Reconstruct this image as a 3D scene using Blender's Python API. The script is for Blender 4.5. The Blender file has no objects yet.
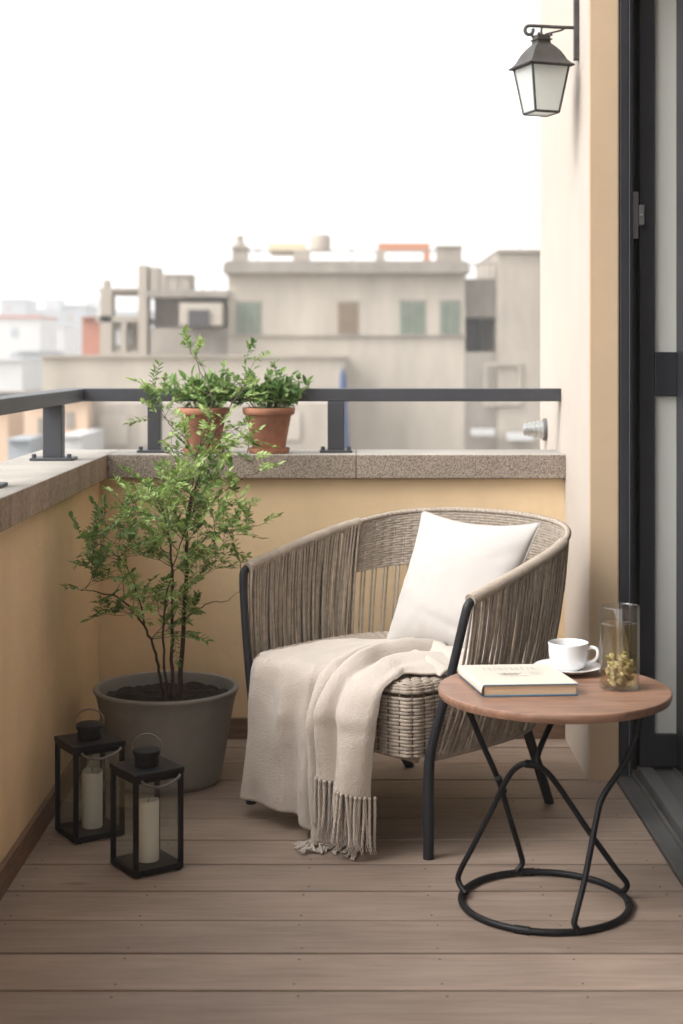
import bpy, bmesh, math, random
from mathutils import Vector, Matrix, noise
R = math.radians
rnd = random.Random(7)
scene = bpy.context.scene
COL = scene.collection
EYE = 1.25

# ---------------------------------------------------------------- materials
MATS = {}
def newmat(name):
    m = bpy.data.materials.new(name); m.use_nodes = True
    nt = m.node_tree
    return m, nt, nt.nodes['Principled BSDF']
def pm(name, col, rough=.6, metal=0, vscale=None, vamt=.2, bscale=None, bstr=.2, bdist=.002, stretch=(1,1,1),
       col2=None, detail=6, spec=None, sheen=0, island=0, v2=None):
    if name in MATS: return MATS[name]
    m, nt, b = newmat(name)
    N, L = nt.nodes, nt.links
    b.inputs['Base Color'].default_value = (*col, 1)
    b.inputs['Roughness'].default_value = rough
    b.inputs['Metallic'].default_value = metal
    if spec is not None: b.inputs['Specular IOR Level'].default_value = spec
    if sheen: b.inputs['Sheen Weight'].default_value = sheen
    tc = N.new('ShaderNodeTexCoord'); mp = N.new('ShaderNodeMapping')
    mp.inputs['Scale'].default_value = stretch
    L.new(tc.outputs['Object'], mp.inputs['Vector'])
    src = None
    if vscale:
        n = N.new('ShaderNodeTexNoise'); n.inputs['Scale'].default_value = vscale; n.inputs['Detail'].default_value = detail
        n.inputs['Roughness'].default_value = .6
        L.new(mp.outputs[0], n.inputs['Vector'])
        r = N.new('ShaderNodeValToRGB')
        r.color_ramp.elements[0].position = .32; r.color_ramp.elements[1].position = .68
        c2 = col2 if col2 else tuple(c * (1 - vamt) for c in col)
        c1 = col if col2 else tuple(min(1, c * (1 + vamt * .6)) for c in col)
        r.color_ramp.elements[0].color = (*c2, 1); r.color_ramp.elements[1].color = (*c1, 1)
        L.new(n.outputs['Fac'], r.inputs[0]); src = r.outputs[0]
    if v2:   # second, large scale variation (scale, amount)
        n = N.new('ShaderNodeTexNoise'); n.inputs['Scale'].default_value = v2[0]; n.inputs['Detail'].default_value = 4
        L.new(tc.outputs['Object'], n.inputs['Vector'])
        mr = N.new('ShaderNodeMapRange'); mr.inputs[1].default_value = .3; mr.inputs[2].default_value = .7
        mr.inputs[3].default_value = 1 - v2[1]; mr.inputs[4].default_value = 1 + v2[1] * .5
        L.new(n.outputs['Fac'], mr.inputs[0])
        mx = N.new('ShaderNodeVectorMath'); mx.operation = 'SCALE'
        if src: L.new(src, mx.inputs[0])
        else: mx.inputs[0].default_value = col
        L.new(mr.outputs[0], mx.inputs['Scale']); src = mx.outputs[0]
    if island:
        g = N.new('ShaderNodeNewGeometry')
        mr = N.new('ShaderNodeMapRange'); mr.inputs[3].default_value = 1 - island; mr.inputs[4].default_value = 1 + island
        L.new(g.outputs['Random Per Island'], mr.inputs[0])
        mx = N.new('ShaderNodeVectorMath'); mx.operation = 'SCALE'
        if src: L.new(src, mx.inputs[0])
        else: mx.inputs[0].default_value = col
        L.new(mr.outputs[0], mx.inputs['Scale']); src = mx.outputs[0]
    if src: L.new(src, b.inputs['Base Color'])
    if bscale:
        n = N.new('ShaderNodeTexNoise'); n.inputs['Scale'].default_value = bscale; n.inputs['Detail'].default_value = 5
        L.new(mp.outputs[0], n.inputs['Vector'])
        bp = N.new('ShaderNodeBump'); bp.inputs['Strength'].default_value = bstr; bp.inputs['Distance'].default_value = bdist
        L.new(n.outputs['Fac'], bp.inputs['Height']); L.new(bp.outputs[0], b.inputs['Normal'])
    MATS[name] = m
    return m

def fabric(name, col, scale, strength=.5, dist=.001, sheen=.3, v2=(6, .05)):
    m = pm(name, col, .95, sheen=sheen, v2=v2, spec=.15)
    nt = m.node_tree; N, L = nt.nodes, nt.links; b = N['Principled BSDF']
    tc = N.new('ShaderNodeTexCoord')
    hs = []
    for sx in ((1, 1, .35), (.35, .35, 1)):
        mp = N.new('ShaderNodeMapping'); mp.inputs['Scale'].default_value = sx; L.new(tc.outputs['Object'], mp.inputs[0])
        n = N.new('ShaderNodeTexNoise'); n.inputs['Scale'].default_value = scale; n.inputs['Detail'].default_value = 2; L.new(mp.outputs[0], n.inputs['Vector']); hs.append(n.outputs['Fac'])
    s = hs[0]
    for h in hs[1:]:
        a = N.new('ShaderNodeMath'); a.operation = 'ADD'; L.new(s, a.inputs[0]); L.new(h, a.inputs[1]); s = a.outputs[0]
    bp = N.new('ShaderNodeBump'); bp.inputs['Strength'].default_value = strength; bp.inputs['Distance'].default_value = dist
    L.new(s, bp.inputs['Height']); L.new(bp.outputs[0], b.inputs['Normal'])
    return m

def glassmat(name, col=(1, 1, 1), rough=0, ior=1.45, tint=None):
    m, nt, b = newmat(name)
    b.inputs['Base Color'].default_value = (*col, 1); b.inputs['Roughness'].default_value = rough
    b.inputs['Transmission Weight'].default_value = 1; b.inputs['IOR'].default_value = ior
    return m
def thinglass(name, fac=.12, tint=(.95, .97, .96)):
    m = bpy.data.materials.new(name); m.use_nodes = True; nt = m.node_tree; N, L = nt.nodes, nt.links
    N.remove(N['Principled BSDF']); out = N['Material Output']
    t = N.new('ShaderNodeBsdfTransparent'); t.inputs[0].default_value = (*tint, 1)
    g = N.new('ShaderNodeBsdfGlossy'); g.inputs['Roughness'].default_value = .03
    f = N.new('ShaderNodeLayerWeight'); f.inputs['Blend'].default_value = .5
    pw = N.new('ShaderNodeMath'); pw.operation = 'POWER'; pw.inputs[1].default_value = 4; L.new(f.outputs['Facing'], pw.inputs[0])
    a = N.new('ShaderNodeMath'); a.operation = 'MULTIPLY_ADD'; a.inputs[1].default_value = .55; a.inputs[2].default_value = fac*.35
    L.new(pw.outputs[0], a.inputs[0])
    x = N.new('ShaderNodeMixShader'); L.new(a.outputs[0], x.inputs[0]); L.new(t.outputs[0], x.inputs[1]); L.new(g.outputs[0], x.inputs[2])
    L.new(x.outputs[0], out.inputs['Surface'])
    return m

M_OCHRE = pm('ochre plaster', (.75, .56, .345), .9, vscale=7, vamt=.06, bscale=45, bstr=.5, bdist=.003, v2=(2.2, .05))
M_CREAM = pm('cream plaster', (.435, .38, .33), .9, vscale=4, vamt=.04, bscale=60, bstr=.2, bdist=.002)
M_TAN = pm('tan plaster', (.55, .41, .27), .9, vscale=3, vamt=.06, bscale=60, bstr=.25, bdist=.002)
M_SKIRT = pm('brown skirting', (.17, .10, .062), .55, vscale=14, vamt=.35, stretch=(1, 1, 6), bscale=40, bstr=.15)
M_BLACK = pm('black powder coat', (.008, .008, .010), .5, spec=.25, vscale=30, vamt=.3, bscale=500, bstr=.08, bdist=.0005)
M_RAIL = pm('charcoal paint', (.045, .047, .055), .45, vscale=8, vamt=.15, bscale=300, bstr=.08, bdist=.0005)
M_FRAME = pm('door aluminium', (.028, .029, .036), .45, spec=.35, vscale=6, vamt=.2)
M_LEG = pm('chair leg paint', (.020, .021, .025), .5, spec=.3, vscale=20, vamt=.2, bscale=400, bstr=.08, bdist=.0005)
M_ROPE = pm('taupe rope', (.335, .28, .225), .9, vscale=60, vamt=.25, bscale=350, bstr=.6, bdist=.0008, island=.22)
M_WICK = pm('taupe wicker', (.345, .29, .235), .75, vscale=90, vamt=.25, bscale=300, bstr=.3, bdist=.0006, island=.12)
M_WICKIN = pm('dark wicker backing', (.11, .08, .055), .9, vscale=60, vamt=.2)
M_PILLOW = fabric('ivory linen', (.45, .42, .395), 420, .5, .001)
M_THROW = fabric('beige knit', (.49, .432, .378), 360, .85, .0022)
M_POT = pm('grey resin', (.235, .225, .21), .65, vscale=9, vamt=.12, bscale=120, bstr=.15, bdist=.001)
M_SOIL = pm('potting soil', (.018, .011, .007), .95, vscale=60, vamt=.6, bscale=80, bstr=1, bdist=.01)
M_TERRA = pm('terracotta', (.40, .18, .11), .8, vscale=14, vamt=.3, v2=(7, .18), bscale=120, bstr=.2, bdist=.001)
M_BARK = pm('brown bark', (.07, .045, .028), .85, vscale=60, vamt=.4, stretch=(1, 1, .3), bscale=120, bstr=.5)
M_TOP = pm('reddish table wood', (.27, .15, .10), .42, vscale=6, vamt=.38, stretch=(1.2, 11, 9), bscale=30, bstr=.06, v2=(3, .08))
M_PORC = pm('white porcelain', (.80, .80, .80), .14)
M_WAX = pm('ivory wax', (.80, .76, .69), .5)
MATS['ivory wax'].node_tree.nodes['Principled BSDF'].inputs['Subsurface Weight'].default_value = .0
M_PAGES = pm('book pages', (.62, .45, .30), .9, vscale=12, vamt=.2, stretch=(1, 1, 60))
M_JACKET = pm('cream jacket', (.60, .55, .47), .5, vscale=4, vamt=.04)
M_BLUE = pm('blue cloth board', (.05, .16, .26), .6)
M_INK = pm('grey ink', (.20, .19, .18), .7)
M_GLASS = glassmat('clear glass', (.98, 1, .99))
M_WATER = glassmat('pale tea', (.95, .88, .72), 0, 1.33)
M_PANE = thinglass('lantern pane')
M_THIN = thinglass('tumbler glass', .2, (.97, .98, .98))
M_TEA = thinglass('pale tea', .10, (.95, .88, .72))
M_FROST = pm('lamp opal glass', (.78, .80, .78), .25, vscale=3, vamt=.04)
M_DOORGL = pm('satin door glass', (.64, .65, .60), .22)
M_SILL = pm('grey aluminium sill', (.10, .10, .10), .4, vscale=12, vamt=.3, stretch=(1, .3, 1), bscale=80, bstr=.1)
M_IRON = pm('aged iron', (.05, .044, .041), .6, vscale=18, vamt=.4, bscale=200, bstr=.3, bdist=.001)
M_ZINC = pm('galvanised metal', (.60, .63, .64), .28, metal=.85, vscale=20, vamt=.2)
M_HANDLE = pm('worn steel wire', (.16, .14, .13), .4, metal=.6)
M_ROOM = pm('room plaster', (.55, .52, .48), .9)
M_ROOMFL = pm('dark room floor', (.06, .055, .05), .5, vscale=8, vamt=.3)

def stonemat(name, c_hi, c_lo, scale, streak=False):
    m, nt, b = newmat(name); N, L = nt.nodes, nt.links
    b.inputs['Roughness'].default_value = .85
    tc = N.new('ShaderNodeTexCoord')
    v = N.new('ShaderNodeTexNoise'); v.inputs['Scale'].default_value = scale; v.inputs['Detail'].default_value = 3
    L.new(tc.outputs['Object'], v.inputs['Vector'])
    r = N.new('ShaderNodeValToRGB'); r.color_ramp.elements[0].position = .38; r.color_ramp.elements[1].position = .60
    r.color_ramp.elements[0].color = (*c_lo, 1); r.color_ramp.elements[1].color = (*c_hi, 1)
    L.new(v.outputs['Fac'], r.inputs[0])
    n = N.new('ShaderNodeTexNoise'); n.inputs['Scale'].default_value = 5; n.inputs['Detail'].default_value = 6
    mp = N.new('ShaderNodeMapping'); mp.inputs['Scale'].default_value = (2, 3.5, .5) if streak else (1, 1, 1)
    L.new(tc.outputs['Object'], mp.inputs[0]); L.new(mp.outputs[0], n.inputs['Vector'])
    mr = N.new('ShaderNodeMapRange'); mr.inputs[1].default_value = .3; mr.inputs[2].default_value = .7
    mr.inputs[3].default_value = .72 if streak else .85; mr.inputs[4].default_value = 1.12
    L.new(n.outputs['Fac'], mr.inputs[0])
    mx = N.new('ShaderNodeVectorMath'); mx.operation = 'SCALE'
    L.new(r.outputs[0], mx.inputs[0]); L.new(mr.outputs[0], mx.inputs['Scale']); L.new(mx.outputs[0], b.inputs['Base Color'])
    bp = N.new('ShaderNodeBump'); bp.inputs['Strength'].default_value = .35; bp.inputs['Distance'].default_value = .002
    L.new(v.outputs['Fac'], bp.inputs['Height']); L.new(bp.outputs[0], b.inputs['Normal'])
    return m
M_STONE = stonemat('speckled granite', (.40, .33, .265), (.12, .095, .075), 260)
M_STONEL = stonemat('weathered limestone', (.37, .28, .205), (.27, .20, .145), 90, True)
M_STONETOP = stonemat('pale stone top', (.40, .37, .33), (.30, .28, .245), 200)

def deckmat():
    m, nt, b = newmat('composite deck wood'); N, L = nt.nodes, nt.links
    tc = N.new('ShaderNodeTexCoord'); g = N.new('ShaderNodeNewGeometry')
    off = N.new('ShaderNodeVectorMath'); off.operation = 'SCALE'; off.inputs[0].default_value = (7, 3, 5)
    L.new(g.outputs['Random Per Island'], off.inputs['Scale'])
    ad = N.new('ShaderNodeVectorMath'); L.new(tc.outputs['Object'], ad.inputs[0]); L.new(off.outputs[0], ad.inputs[1])
    mp = N.new('ShaderNodeMapping'); mp.inputs['Scale'].default_value = (.9, 11, 4); L.new(ad.outputs[0], mp.inputs[0])
    n1 = N.new('ShaderNodeTexNoise'); n1.inputs['Scale'].default_value = 5; n1.inputs['Detail'].default_value = 9; n1.inputs['Roughness'].default_value = .65; n1.inputs['Distortion'].default_value = .6
    L.new(mp.outputs[0], n1.inputs['Vector'])
    mp2 = N.new('ShaderNodeMapping'); mp2.inputs['Scale'].default_value = (2.2, 5, 3); L.new(ad.outputs[0], mp2.inputs[0])
    n2 = N.new('ShaderNodeTexNoise'); n2.inputs['Scale'].default_value = 1.6; n2.inputs['Detail'].default_value = 5
    L.new(mp2.outputs[0], n2.inputs['Vector'])
    r = N.new('ShaderNodeValToRGB'); r.color_ramp.elements[0].position = .34; r.color_ramp.elements[1].position = .67
    r.color_ramp.elements[0].color = (.195, .145, .113, 1); r.color_ramp.elements[1].color = (.325, .247, .197, 1)
    mixf = N.new('ShaderNodeMath'); mixf.operation = 'MULTIPLY_ADD'; mixf.inputs[1].default_value = .55
    sc = N.new('ShaderNodeMath'); sc.operation = 'MULTIPLY'; sc.inputs[1].default_value = .45
    L.new(n2.outputs['Fac'], sc.inputs[0]); L.new(n1.outputs['Fac'], mixf.inputs[0]); L.new(sc.outputs[0], mixf.inputs[2])
    L.new(mixf.outputs[0], r.inputs[0])
    mr = N.new('ShaderNodeMapRange'); mr.inputs[3].default_value = .86; mr.inputs[4].default_value = 1.13
    L.new(g.outputs['Random Per Island'], mr.inputs[0])
    mx = N.new('ShaderNodeVectorMath'); mx.operation = 'SCALE'; L.new(r.outputs[0], mx.inputs[0]); L.new(mr.outputs[0], mx.inputs['Scale'])
    # knots
    mp3 = N.new('ShaderNodeMapping'); mp3.inputs['Scale'].default_value = (2.0, 6, 1); L.new(ad.outputs[0], mp3.inputs[0])
    vo = N.new('ShaderNodeTexVoronoi'); vo.inputs['Scale'].default_value = 1.0; L.new(mp3.outputs[0], vo.inputs['Vector'])
    kr = N.new('ShaderNodeValToRGB'); kr.color_ramp.elements[0].position = .02; kr.color_ramp.elements[1].position = .10
    kr.color_ramp.elements[0].color = (.62, .58, .55, 1); kr.color_ramp.elements[1].color = (1, 1, 1, 1)
    L.new(vo.outputs['Distance'], kr.inputs[0])
    mk = N.new('ShaderNodeVectorMath'); mk.operation = 'MULTIPLY'; L.new(mx.outputs[0], mk.inputs[0]); L.new(kr.outputs[0], mk.inputs[1])
    L.new(mk.outputs[0], b.inputs['Base Color'])
    b.inputs['Roughness'].default_value = .62
    bp = N.new('ShaderNodeBump'); bp.inputs['Strength'].default_value = .3; bp.inputs['Distance'].default_value = .002
    L.new(n1.outputs['Fac'], bp.inputs['Height']); L.new(bp.outputs[0], b.inputs['Normal'])
    return m
M_DECK = deckmat()

def leafmat(name, c1, c2, c3):
    m = bpy.data.materials.new(name); m.use_nodes = True; nt = m.node_tree; N, L = nt.nodes, nt.links
    b = N['Principled BSDF']; out = N['Material Output']
    g = N.new('ShaderNodeNewGeometry'); r = N.new('ShaderNodeValToRGB')
    r.color_ramp.elements[0].color = (*c1, 1); r.color_ramp.elements[1].color = (*c3, 1)
    e = r.color_ramp.elements.new(.5); e.color = (*c2, 1)
    L.new(g.outputs['Random Per Island'], r.inputs[0]); L.new(r.outputs[0], b.inputs['Base Color'])
    b.inputs['Roughness'].default_value = .5
    t = N.new('ShaderNodeBsdfTranslucent'); L.new(r.outputs[0], t.inputs[0])
    x = N.new('ShaderNodeMixShader'); x.inputs[0].default_value = .35
    L.new(b.outputs[0], x.inputs[1]); L.new(t.outputs[0], x.inputs[2]); L.new(x.outputs[0], out.inputs['Surface'])
    return m
M_LEAF = leafmat('green leaf', (.15, .22, .055), (.28, .39, .11), (.42, .54, .21))
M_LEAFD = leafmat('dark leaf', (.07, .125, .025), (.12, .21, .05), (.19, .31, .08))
M_LEAFP = leafmat('potted leaf', (.10, .20, .045), (.17, .29, .075), (.27, .38, .12))

# ---------------------------------------------------------------- mesh helpers
def catmull(pts, n):
    """n samples per span through pts"""
    P = [Vector(p) for p in pts]; out = []
    Q = [P[0] * 2 - P[1]] + P + [P[-1] * 2 - P[-2]]
    for i in range(1, len(Q) - 2):
        a, b, c, d = Q[i-1], Q[i], Q[i+1], Q[i+2]
        for k in range(n):
            t = k / n
            out.append(.5 * ((2*b) + (c - a)*t + (2*a - 5*b + 4*c - d)*t*t + (3*b - a - 3*c + d)*t**3))
    out.append(P[-1]); return out
def cr_eval(pts, t):
    """t in 0..1 over the whole list"""
    n = len(pts) - 1; f = min(max(t, 0), 1) * n; i = min(int(f), n - 1); t = f - i
    g = lambda k: pts[k] if 0 <= k <= n else (pts[0]*2 - pts[1] if k < 0 else pts[n]*2 - pts[n-1])
    a, b, c, d = g(i-1), g(i), g(i+1), g(i+2)
    return .5 * ((2*b) + (c - a)*t + (2*a - 5*b + 4*c - d)*t*t + (3*b - a - 3*c + d)*t**3)

class MB:
    def __init__(s): s.v = []; s.f = []; s.mi = []; s.cur = 0
    def add(s, vs, fs):
        o = len(s.v); s.v += [tuple(v) for v in vs]; s.f += [tuple(i + o for i in f) for f in fs]; s.mi += [s.cur] * len(fs)
    def box(s, a, b, rot=0, c=None, T=None):
        x0, y0, z0 = a; x1, y1, z1 = b
        vs = [Vector(p) for p in ((x0,y0,z0),(x1,y0,z0),(x1,y1,z0),(x0,y1,z0),(x0,y0,z1),(x1,y0,z1),(x1,y1,z1),(x0,y1,z1))]
        if rot:
            c = Vector(c or ((x0+x1)/2, (y0+y1)/2, 0)); m = Matrix.Rotation(rot, 3, 'Z'); vs = [m @ (v - c) + c for v in vs]
        if T: vs = [T @ v for v in vs]
        s.add(vs, [(0,3,2,1),(4,5,6,7),(0,1,5,4),(1,2,6,5),(2,3,7,6),(3,0,4,7)])
    def tube(s, pts, r, n=8, cap=True, closed=False, flat=None):
        P = [Vector(p) for p in pts]; m = len(P)
        rr = r if isinstance(r, (list, tuple)) else [r] * m
        tan = []
        for i in range(m):
            if closed: t = P[(i+1) % m] - P[i-1]
            else: t = P[min(i+1, m-1)] - P[max(i-1, 0)]
            tan.append(t.normalized() if t.length > 1e-9 else Vector((0,0,1)))
        up = Vector((0,0,1)) if abs(tan[0].z) < .9 else Vector((1,0,0))
        x = tan[0].cross(up).normalized(); vs = []
        for i in range(m):
            x = (x - tan[i] * x.dot(tan[i])).normalized(); y = tan[i].cross(x)
            for k in range(n):
                a = 2*math.pi*k/n; vs.append(P[i] + (x*math.cos(a) + y*math.sin(a)*(flat or 1)) * rr[i])
        fs = []
        for i in range(m if closed else m-1):
            j = (i+1) % m
            for k in range(n):
                fs.append((i*n+k, i*n+(k+1)%n, j*n+(k+1)%n, j*n+k))
        if cap and not closed: fs += [tuple(range(n))[::-1], tuple(range((m-1)*n, m*n))]
        s.add(vs, fs)
    def lathe(s, prof, c=(0,0,0), n=48, T=None, cap=False):
        vs = []; cx, cy, cz = c
        for (r, z) in prof:
            for k in range(n):
                a = 2*math.pi*k/n; v = Vector((cx + r*math.cos(a), cy + r*math.sin(a), cz + z)); vs.append(T @ v if T else v)
        fs = [(i*n+k, i*n+(k+1)%n, (i+1)*n+(k+1)%n, (i+1)*n+k) for i in range(len(prof)-1) for k in range(n)]
        if cap: fs += [tuple(range(n))[::-1], tuple(range((len(prof)-1)*n, len(prof)*n))]
        s.add(vs, fs)
    def grid(s, rows, closed=False):
        h, w = len(rows), len(rows[0]); vs = [p for r in rows for p in r]
        ww = w if closed else w - 1
        s.add(vs, [(i*w+k, i*w+(k+1)%w, (i+1)*w+(k+1)%w, (i+1)*w+k) for i in range(h-1) for k in range(ww)])
    def build(s, name, mats, parent=None, smooth=35, bevel=0, solid=0, recalc=True, sub=0):
        me = bpy.data.meshes.new(name)
        off = Vector(parent['_o']) if parent is not None and '_o' in parent else Vector()
        me.from_pydata([tuple(Vector(v) - off) for v in s.v], [], s.f)
        mats = mats if isinstance(mats, (list, tuple)) else [mats]
        for m in mats: me.materials.append(m)
        me.polygons.foreach_set('material_index', s.mi)
        if recalc:
            bm = bmesh.new(); bm.from_mesh(me); bmesh.ops.recalc_face_normals(bm, faces=bm.faces); bm.to_mesh(me); bm.free()
        if smooth:
            me.polygons.foreach_set('use_smooth', [True]*len(me.polygons)); me.set_sharp_from_angle(angle=R(smooth))
        me.update()
        o = bpy.data.objects.new(name, me); COL.objects.link(o)
        if parent is not None:
            o.parent = parent; o['_o'] = tuple(off)
        if solid:
            d = o.modifiers.new('solid', 'SOLIDIFY'); d.thickness = solid; d.offset = 0
        if bevel:
            d = o.modifiers.new('bevel', 'BEVEL'); d.width = bevel; d.segments = 2; d.limit_method = 'ANGLE'; d.angle_limit = R(40)
        if sub:
            d = o.modifiers.new('sub', 'SUBSURF'); d.levels = sub; d.render_levels = sub
        return o
def tag(o, label=None, cat=None, group=None, kind=None):
    if label: o['label'] = label
    if cat: o['category'] = cat
    if group: o['group'] = group
    if kind: o['kind'] = kind
    return o
def thing(name, loc, label, cat, group=None, rz=0):
    o = bpy.data.objects.new(name, None); COL.objects.link(o); o.location = loc; o.rotation_euler = (0, 0, rz)
    o.empty_display_size = .1
    o['_o'] = tuple(loc); return tag(o, label, cat, group)
def local(o): o['_o'] = (0., 0., 0.); return o      # geometry of its parts is given about the empty itself
def copy_tree(o, parent=None):
    c = o.copy(); COL.objects.link(c)
    if parent is not None: c.parent = parent
    for ch in list(o.children): copy_tree(ch, c)
    return c

# ---------------------------------------------------------------- deck
def build_deck():
    mb = MB(); step = .1834; y = 2.957 - step*12; w = step
    y0s = []
    while y < 4.92:
        y0s.append(y); y += step
    for i, y0 in enumerate(y0s):
        a, b = y0 + .0042, min(y0 + step - .0042, 4.905)
        if b - a < .01: continue
        z = rnd.uniform(-.0008, .0008)
        mb.box((-.81, a, -.025), (.789, b, z))
    mb.cur = 1
    for y0 in y0s:
        for jx in (-.76, -.46, -.10, .19, .46, .74):
            for yy in (y0 + .028, y0 + step - .03):
                x = jx + rnd.uniform(-.008, .008)
                if yy < 4.88: mb.lathe([(0, .0010), (.0022, .0010), (.0030, .0002)], (x, yy + rnd.uniform(-.004, .004), 0), 10)
    mb.cur = 2
    mb.box((-1.05, .6, -.25), (.79, 5.15, -.03))
    o = mb.build('deck_floor', [M_DECK, pm('deck screw', (.085, .065, .055), .6), pm('dark subfloor', (.02, .017, .015), .9)], smooth=0)
    d = o.modifiers.new('bevel', 'BEVEL'); d.width = .002; d.segments = 2; d.limit_method = 'ANGLE'; d.angle_limit = R(60)
    tag(o, kind='structure')
build_deck()

# ---------------------------------------------------------------- parapets
HC, HB = .929, .851
def build_parapets():
    w = thing('parapet_wall', (-.81, 4.91, 0), 'ochre rendered rear parapet wall with speckled grey stone coping behind the armchair', 'wall')
    mb = MB(); mb.box((-1.03, 4.91, -3), (.709, 5.13, HB)); mb.build('wall_face', M_OCHRE, w, smooth=0)
    mb = MB(); mb.box((-.797, 4.893, .0), (.708, 4.909, .067)); mb.build('skirting', M_SKIRT, w, smooth=0, bevel=.002)
    xs = [-.782, .027, .710]
    for i in range(2):
        mb = MB(); a, b = xs[i] + (.0 if i == 0 else .001), xs[i+1] - .001
        mb.box((a, 4.88, HB), (b, 5.15, HC)); o = mb.build('coping_stone', [M_STONE, M_STONETOP], w, smooth=0, bevel=.003)
        for p in o.data.polygons:
            if p.normal.z > .9: p.material_index = 1
    w = thing('parapet_wall', (-.81, 3, 0), 'ochre rendered left parapet wall with pale weathered coping, beside the lanterns', 'wall')
    mb = MB(); mb.box((-1.03, .6, -3), (-.812, 4.908, HB)); mb.build('wall_face', M_OCHRE, w, smooth=0)
    mb = MB(); mb.box((-.811, .6, .0), (-.797, 4.892, .067)); mb.build('skirting', M_SKIRT, w, smooth=0, bevel=.002)
    ys = [.6, 1.7, 2.9, 3.86, 5.15]
    for i in range(4):
        mb = MB(); mb.box((-1.05, ys[i] + .001, HB), (-.7835, ys[i+1] - .001, HC))
        o = mb.build('coping_stone', [M_STONEL, M_STONETOP], w, smooth=0, bevel=.003)
        for p in o.data.polygons:
            if p.normal.z > .9: p.material_index = 1
build_parapets()

def build_railing():
    r = thing('balcony_railing', (-.905, 5.01, HC), 'charcoal square steel handrail on short posts running round the stone coping', 'railing')
    mb = MB(); z0, z1 = 1.099, 1.142
    mb.box((-.945, 4.985, z0), (.7088, 5.04, z1)); mb.build('handrail', M_RAIL, r, smooth=0, bevel=.003)
    mb = MB(); mb.box((-.945, .6, z0), (-.878, 4.984, z1)); mb.build('handrail', M_RAIL, r, smooth=0, bevel=.003)
    posts = [(-.645, 5.01, .022, .025), (-.04, 5.01, .028, .025), (-.908, 4.63, .03, .025), (-.908, 3.67, .03, .025), (-.908, 2.71, .03, .025)]
    for (x, y, hx, hy) in posts:
        mb = MB(); mb.box((x-hx, y-hy, HC + .006), (x+hx, y+hy, z0)); o = mb.build('post', M_RAIL, r, smooth=0, bevel=.003)
        mb = MB(); px, py = (.055, .045) if y > 5 else (.066, .048)
        mb.box((x-px, y-py, HC), (x+px, y+py, HC + .009)); pl = mb.build('base_plate', M_RAIL, o, smooth=0, bevel=.003)
        mb = MB()
        for sx in (-1, 1):
            mb = MB(); mb.lathe([(0, .012), (.006, .012), (.007, .009), (.007, 0)], (x + sx*(px-.012), y - py + .013, HC + .009), 6)
            mb.build('bolt', M_RAIL, o, smooth=0)
build_railing()

# ---------------------------------------------------------------- pillar, facade, door
def build_pillar():
    mb = MB(); mb.box((.709, 4.42, -3), (.800, 5.54, 3.6)); o = mb.build('corner_pillar', [M_TAN, M_CREAM], None, smooth=0, bevel=.006)
    for p in o.data.polygons:
        if p.normal.x < -.9: p.material_index = 1
    tag(o, 'plastered corner pillar, cream on its left side and tan on its front, carrying the wall lantern', 'pillar')
    w = thing('house_wall', (.8, 0, 0), 'tan plaster house wall and lintel around the balcony door opening', 'wall')
    mb = MB(); mb.box((.801, -2.5, -3), (1.1, 1.9, 3.6)); mb.box((.801, 1.901, 2.5), (1.1, 4.60, 3.6)); mb.box((.801, 4.73, -3), (4.6, 5.5, 3.6)); mb.build('wall_face', M_TAN, w, smooth=0)
    mb = MB()
    mb.box((1.1, 0, -.1), (4.5, 6, .008)); mb.build('room_floor', M_ROOMFL, w, smooth=0)
    mb = MB(); mb.box((.9775, 4.4805, -.1), (1.0995, 4.619, .010)); mb.box((.802, 4.501, -.1), (.977, 4.619, .010)); mb.build('threshold_floor', M_ROOMFL, w, smooth=0)
    mb = MB(); mb.box((4.5, 0, 0), (4.6, 6, 2.6)); mb.box((.802, 4.62, .009), (4.499, 4.72, 2.6)); mb.box((1.101, -.1, .009), (4.499, 0, 2.6)); mb.box((1.101, 0.001, 2.6), (4.499, 4.6, 2.7))
    mb.build('room_wall', M_ROOM, w, smooth=0)
build_pillar()
mb = MB(); mb.box((-1.15, -2.5, 2.95), (.799, 2.3, 3.15)); tag(mb.build('shade_slab', M_CREAM, None, smooth=0), 'cream slab added out of view overhead to shade the deck', 'shade slab')  # unseen slab, added to cut overhead sky light on deck and tabletop

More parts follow.
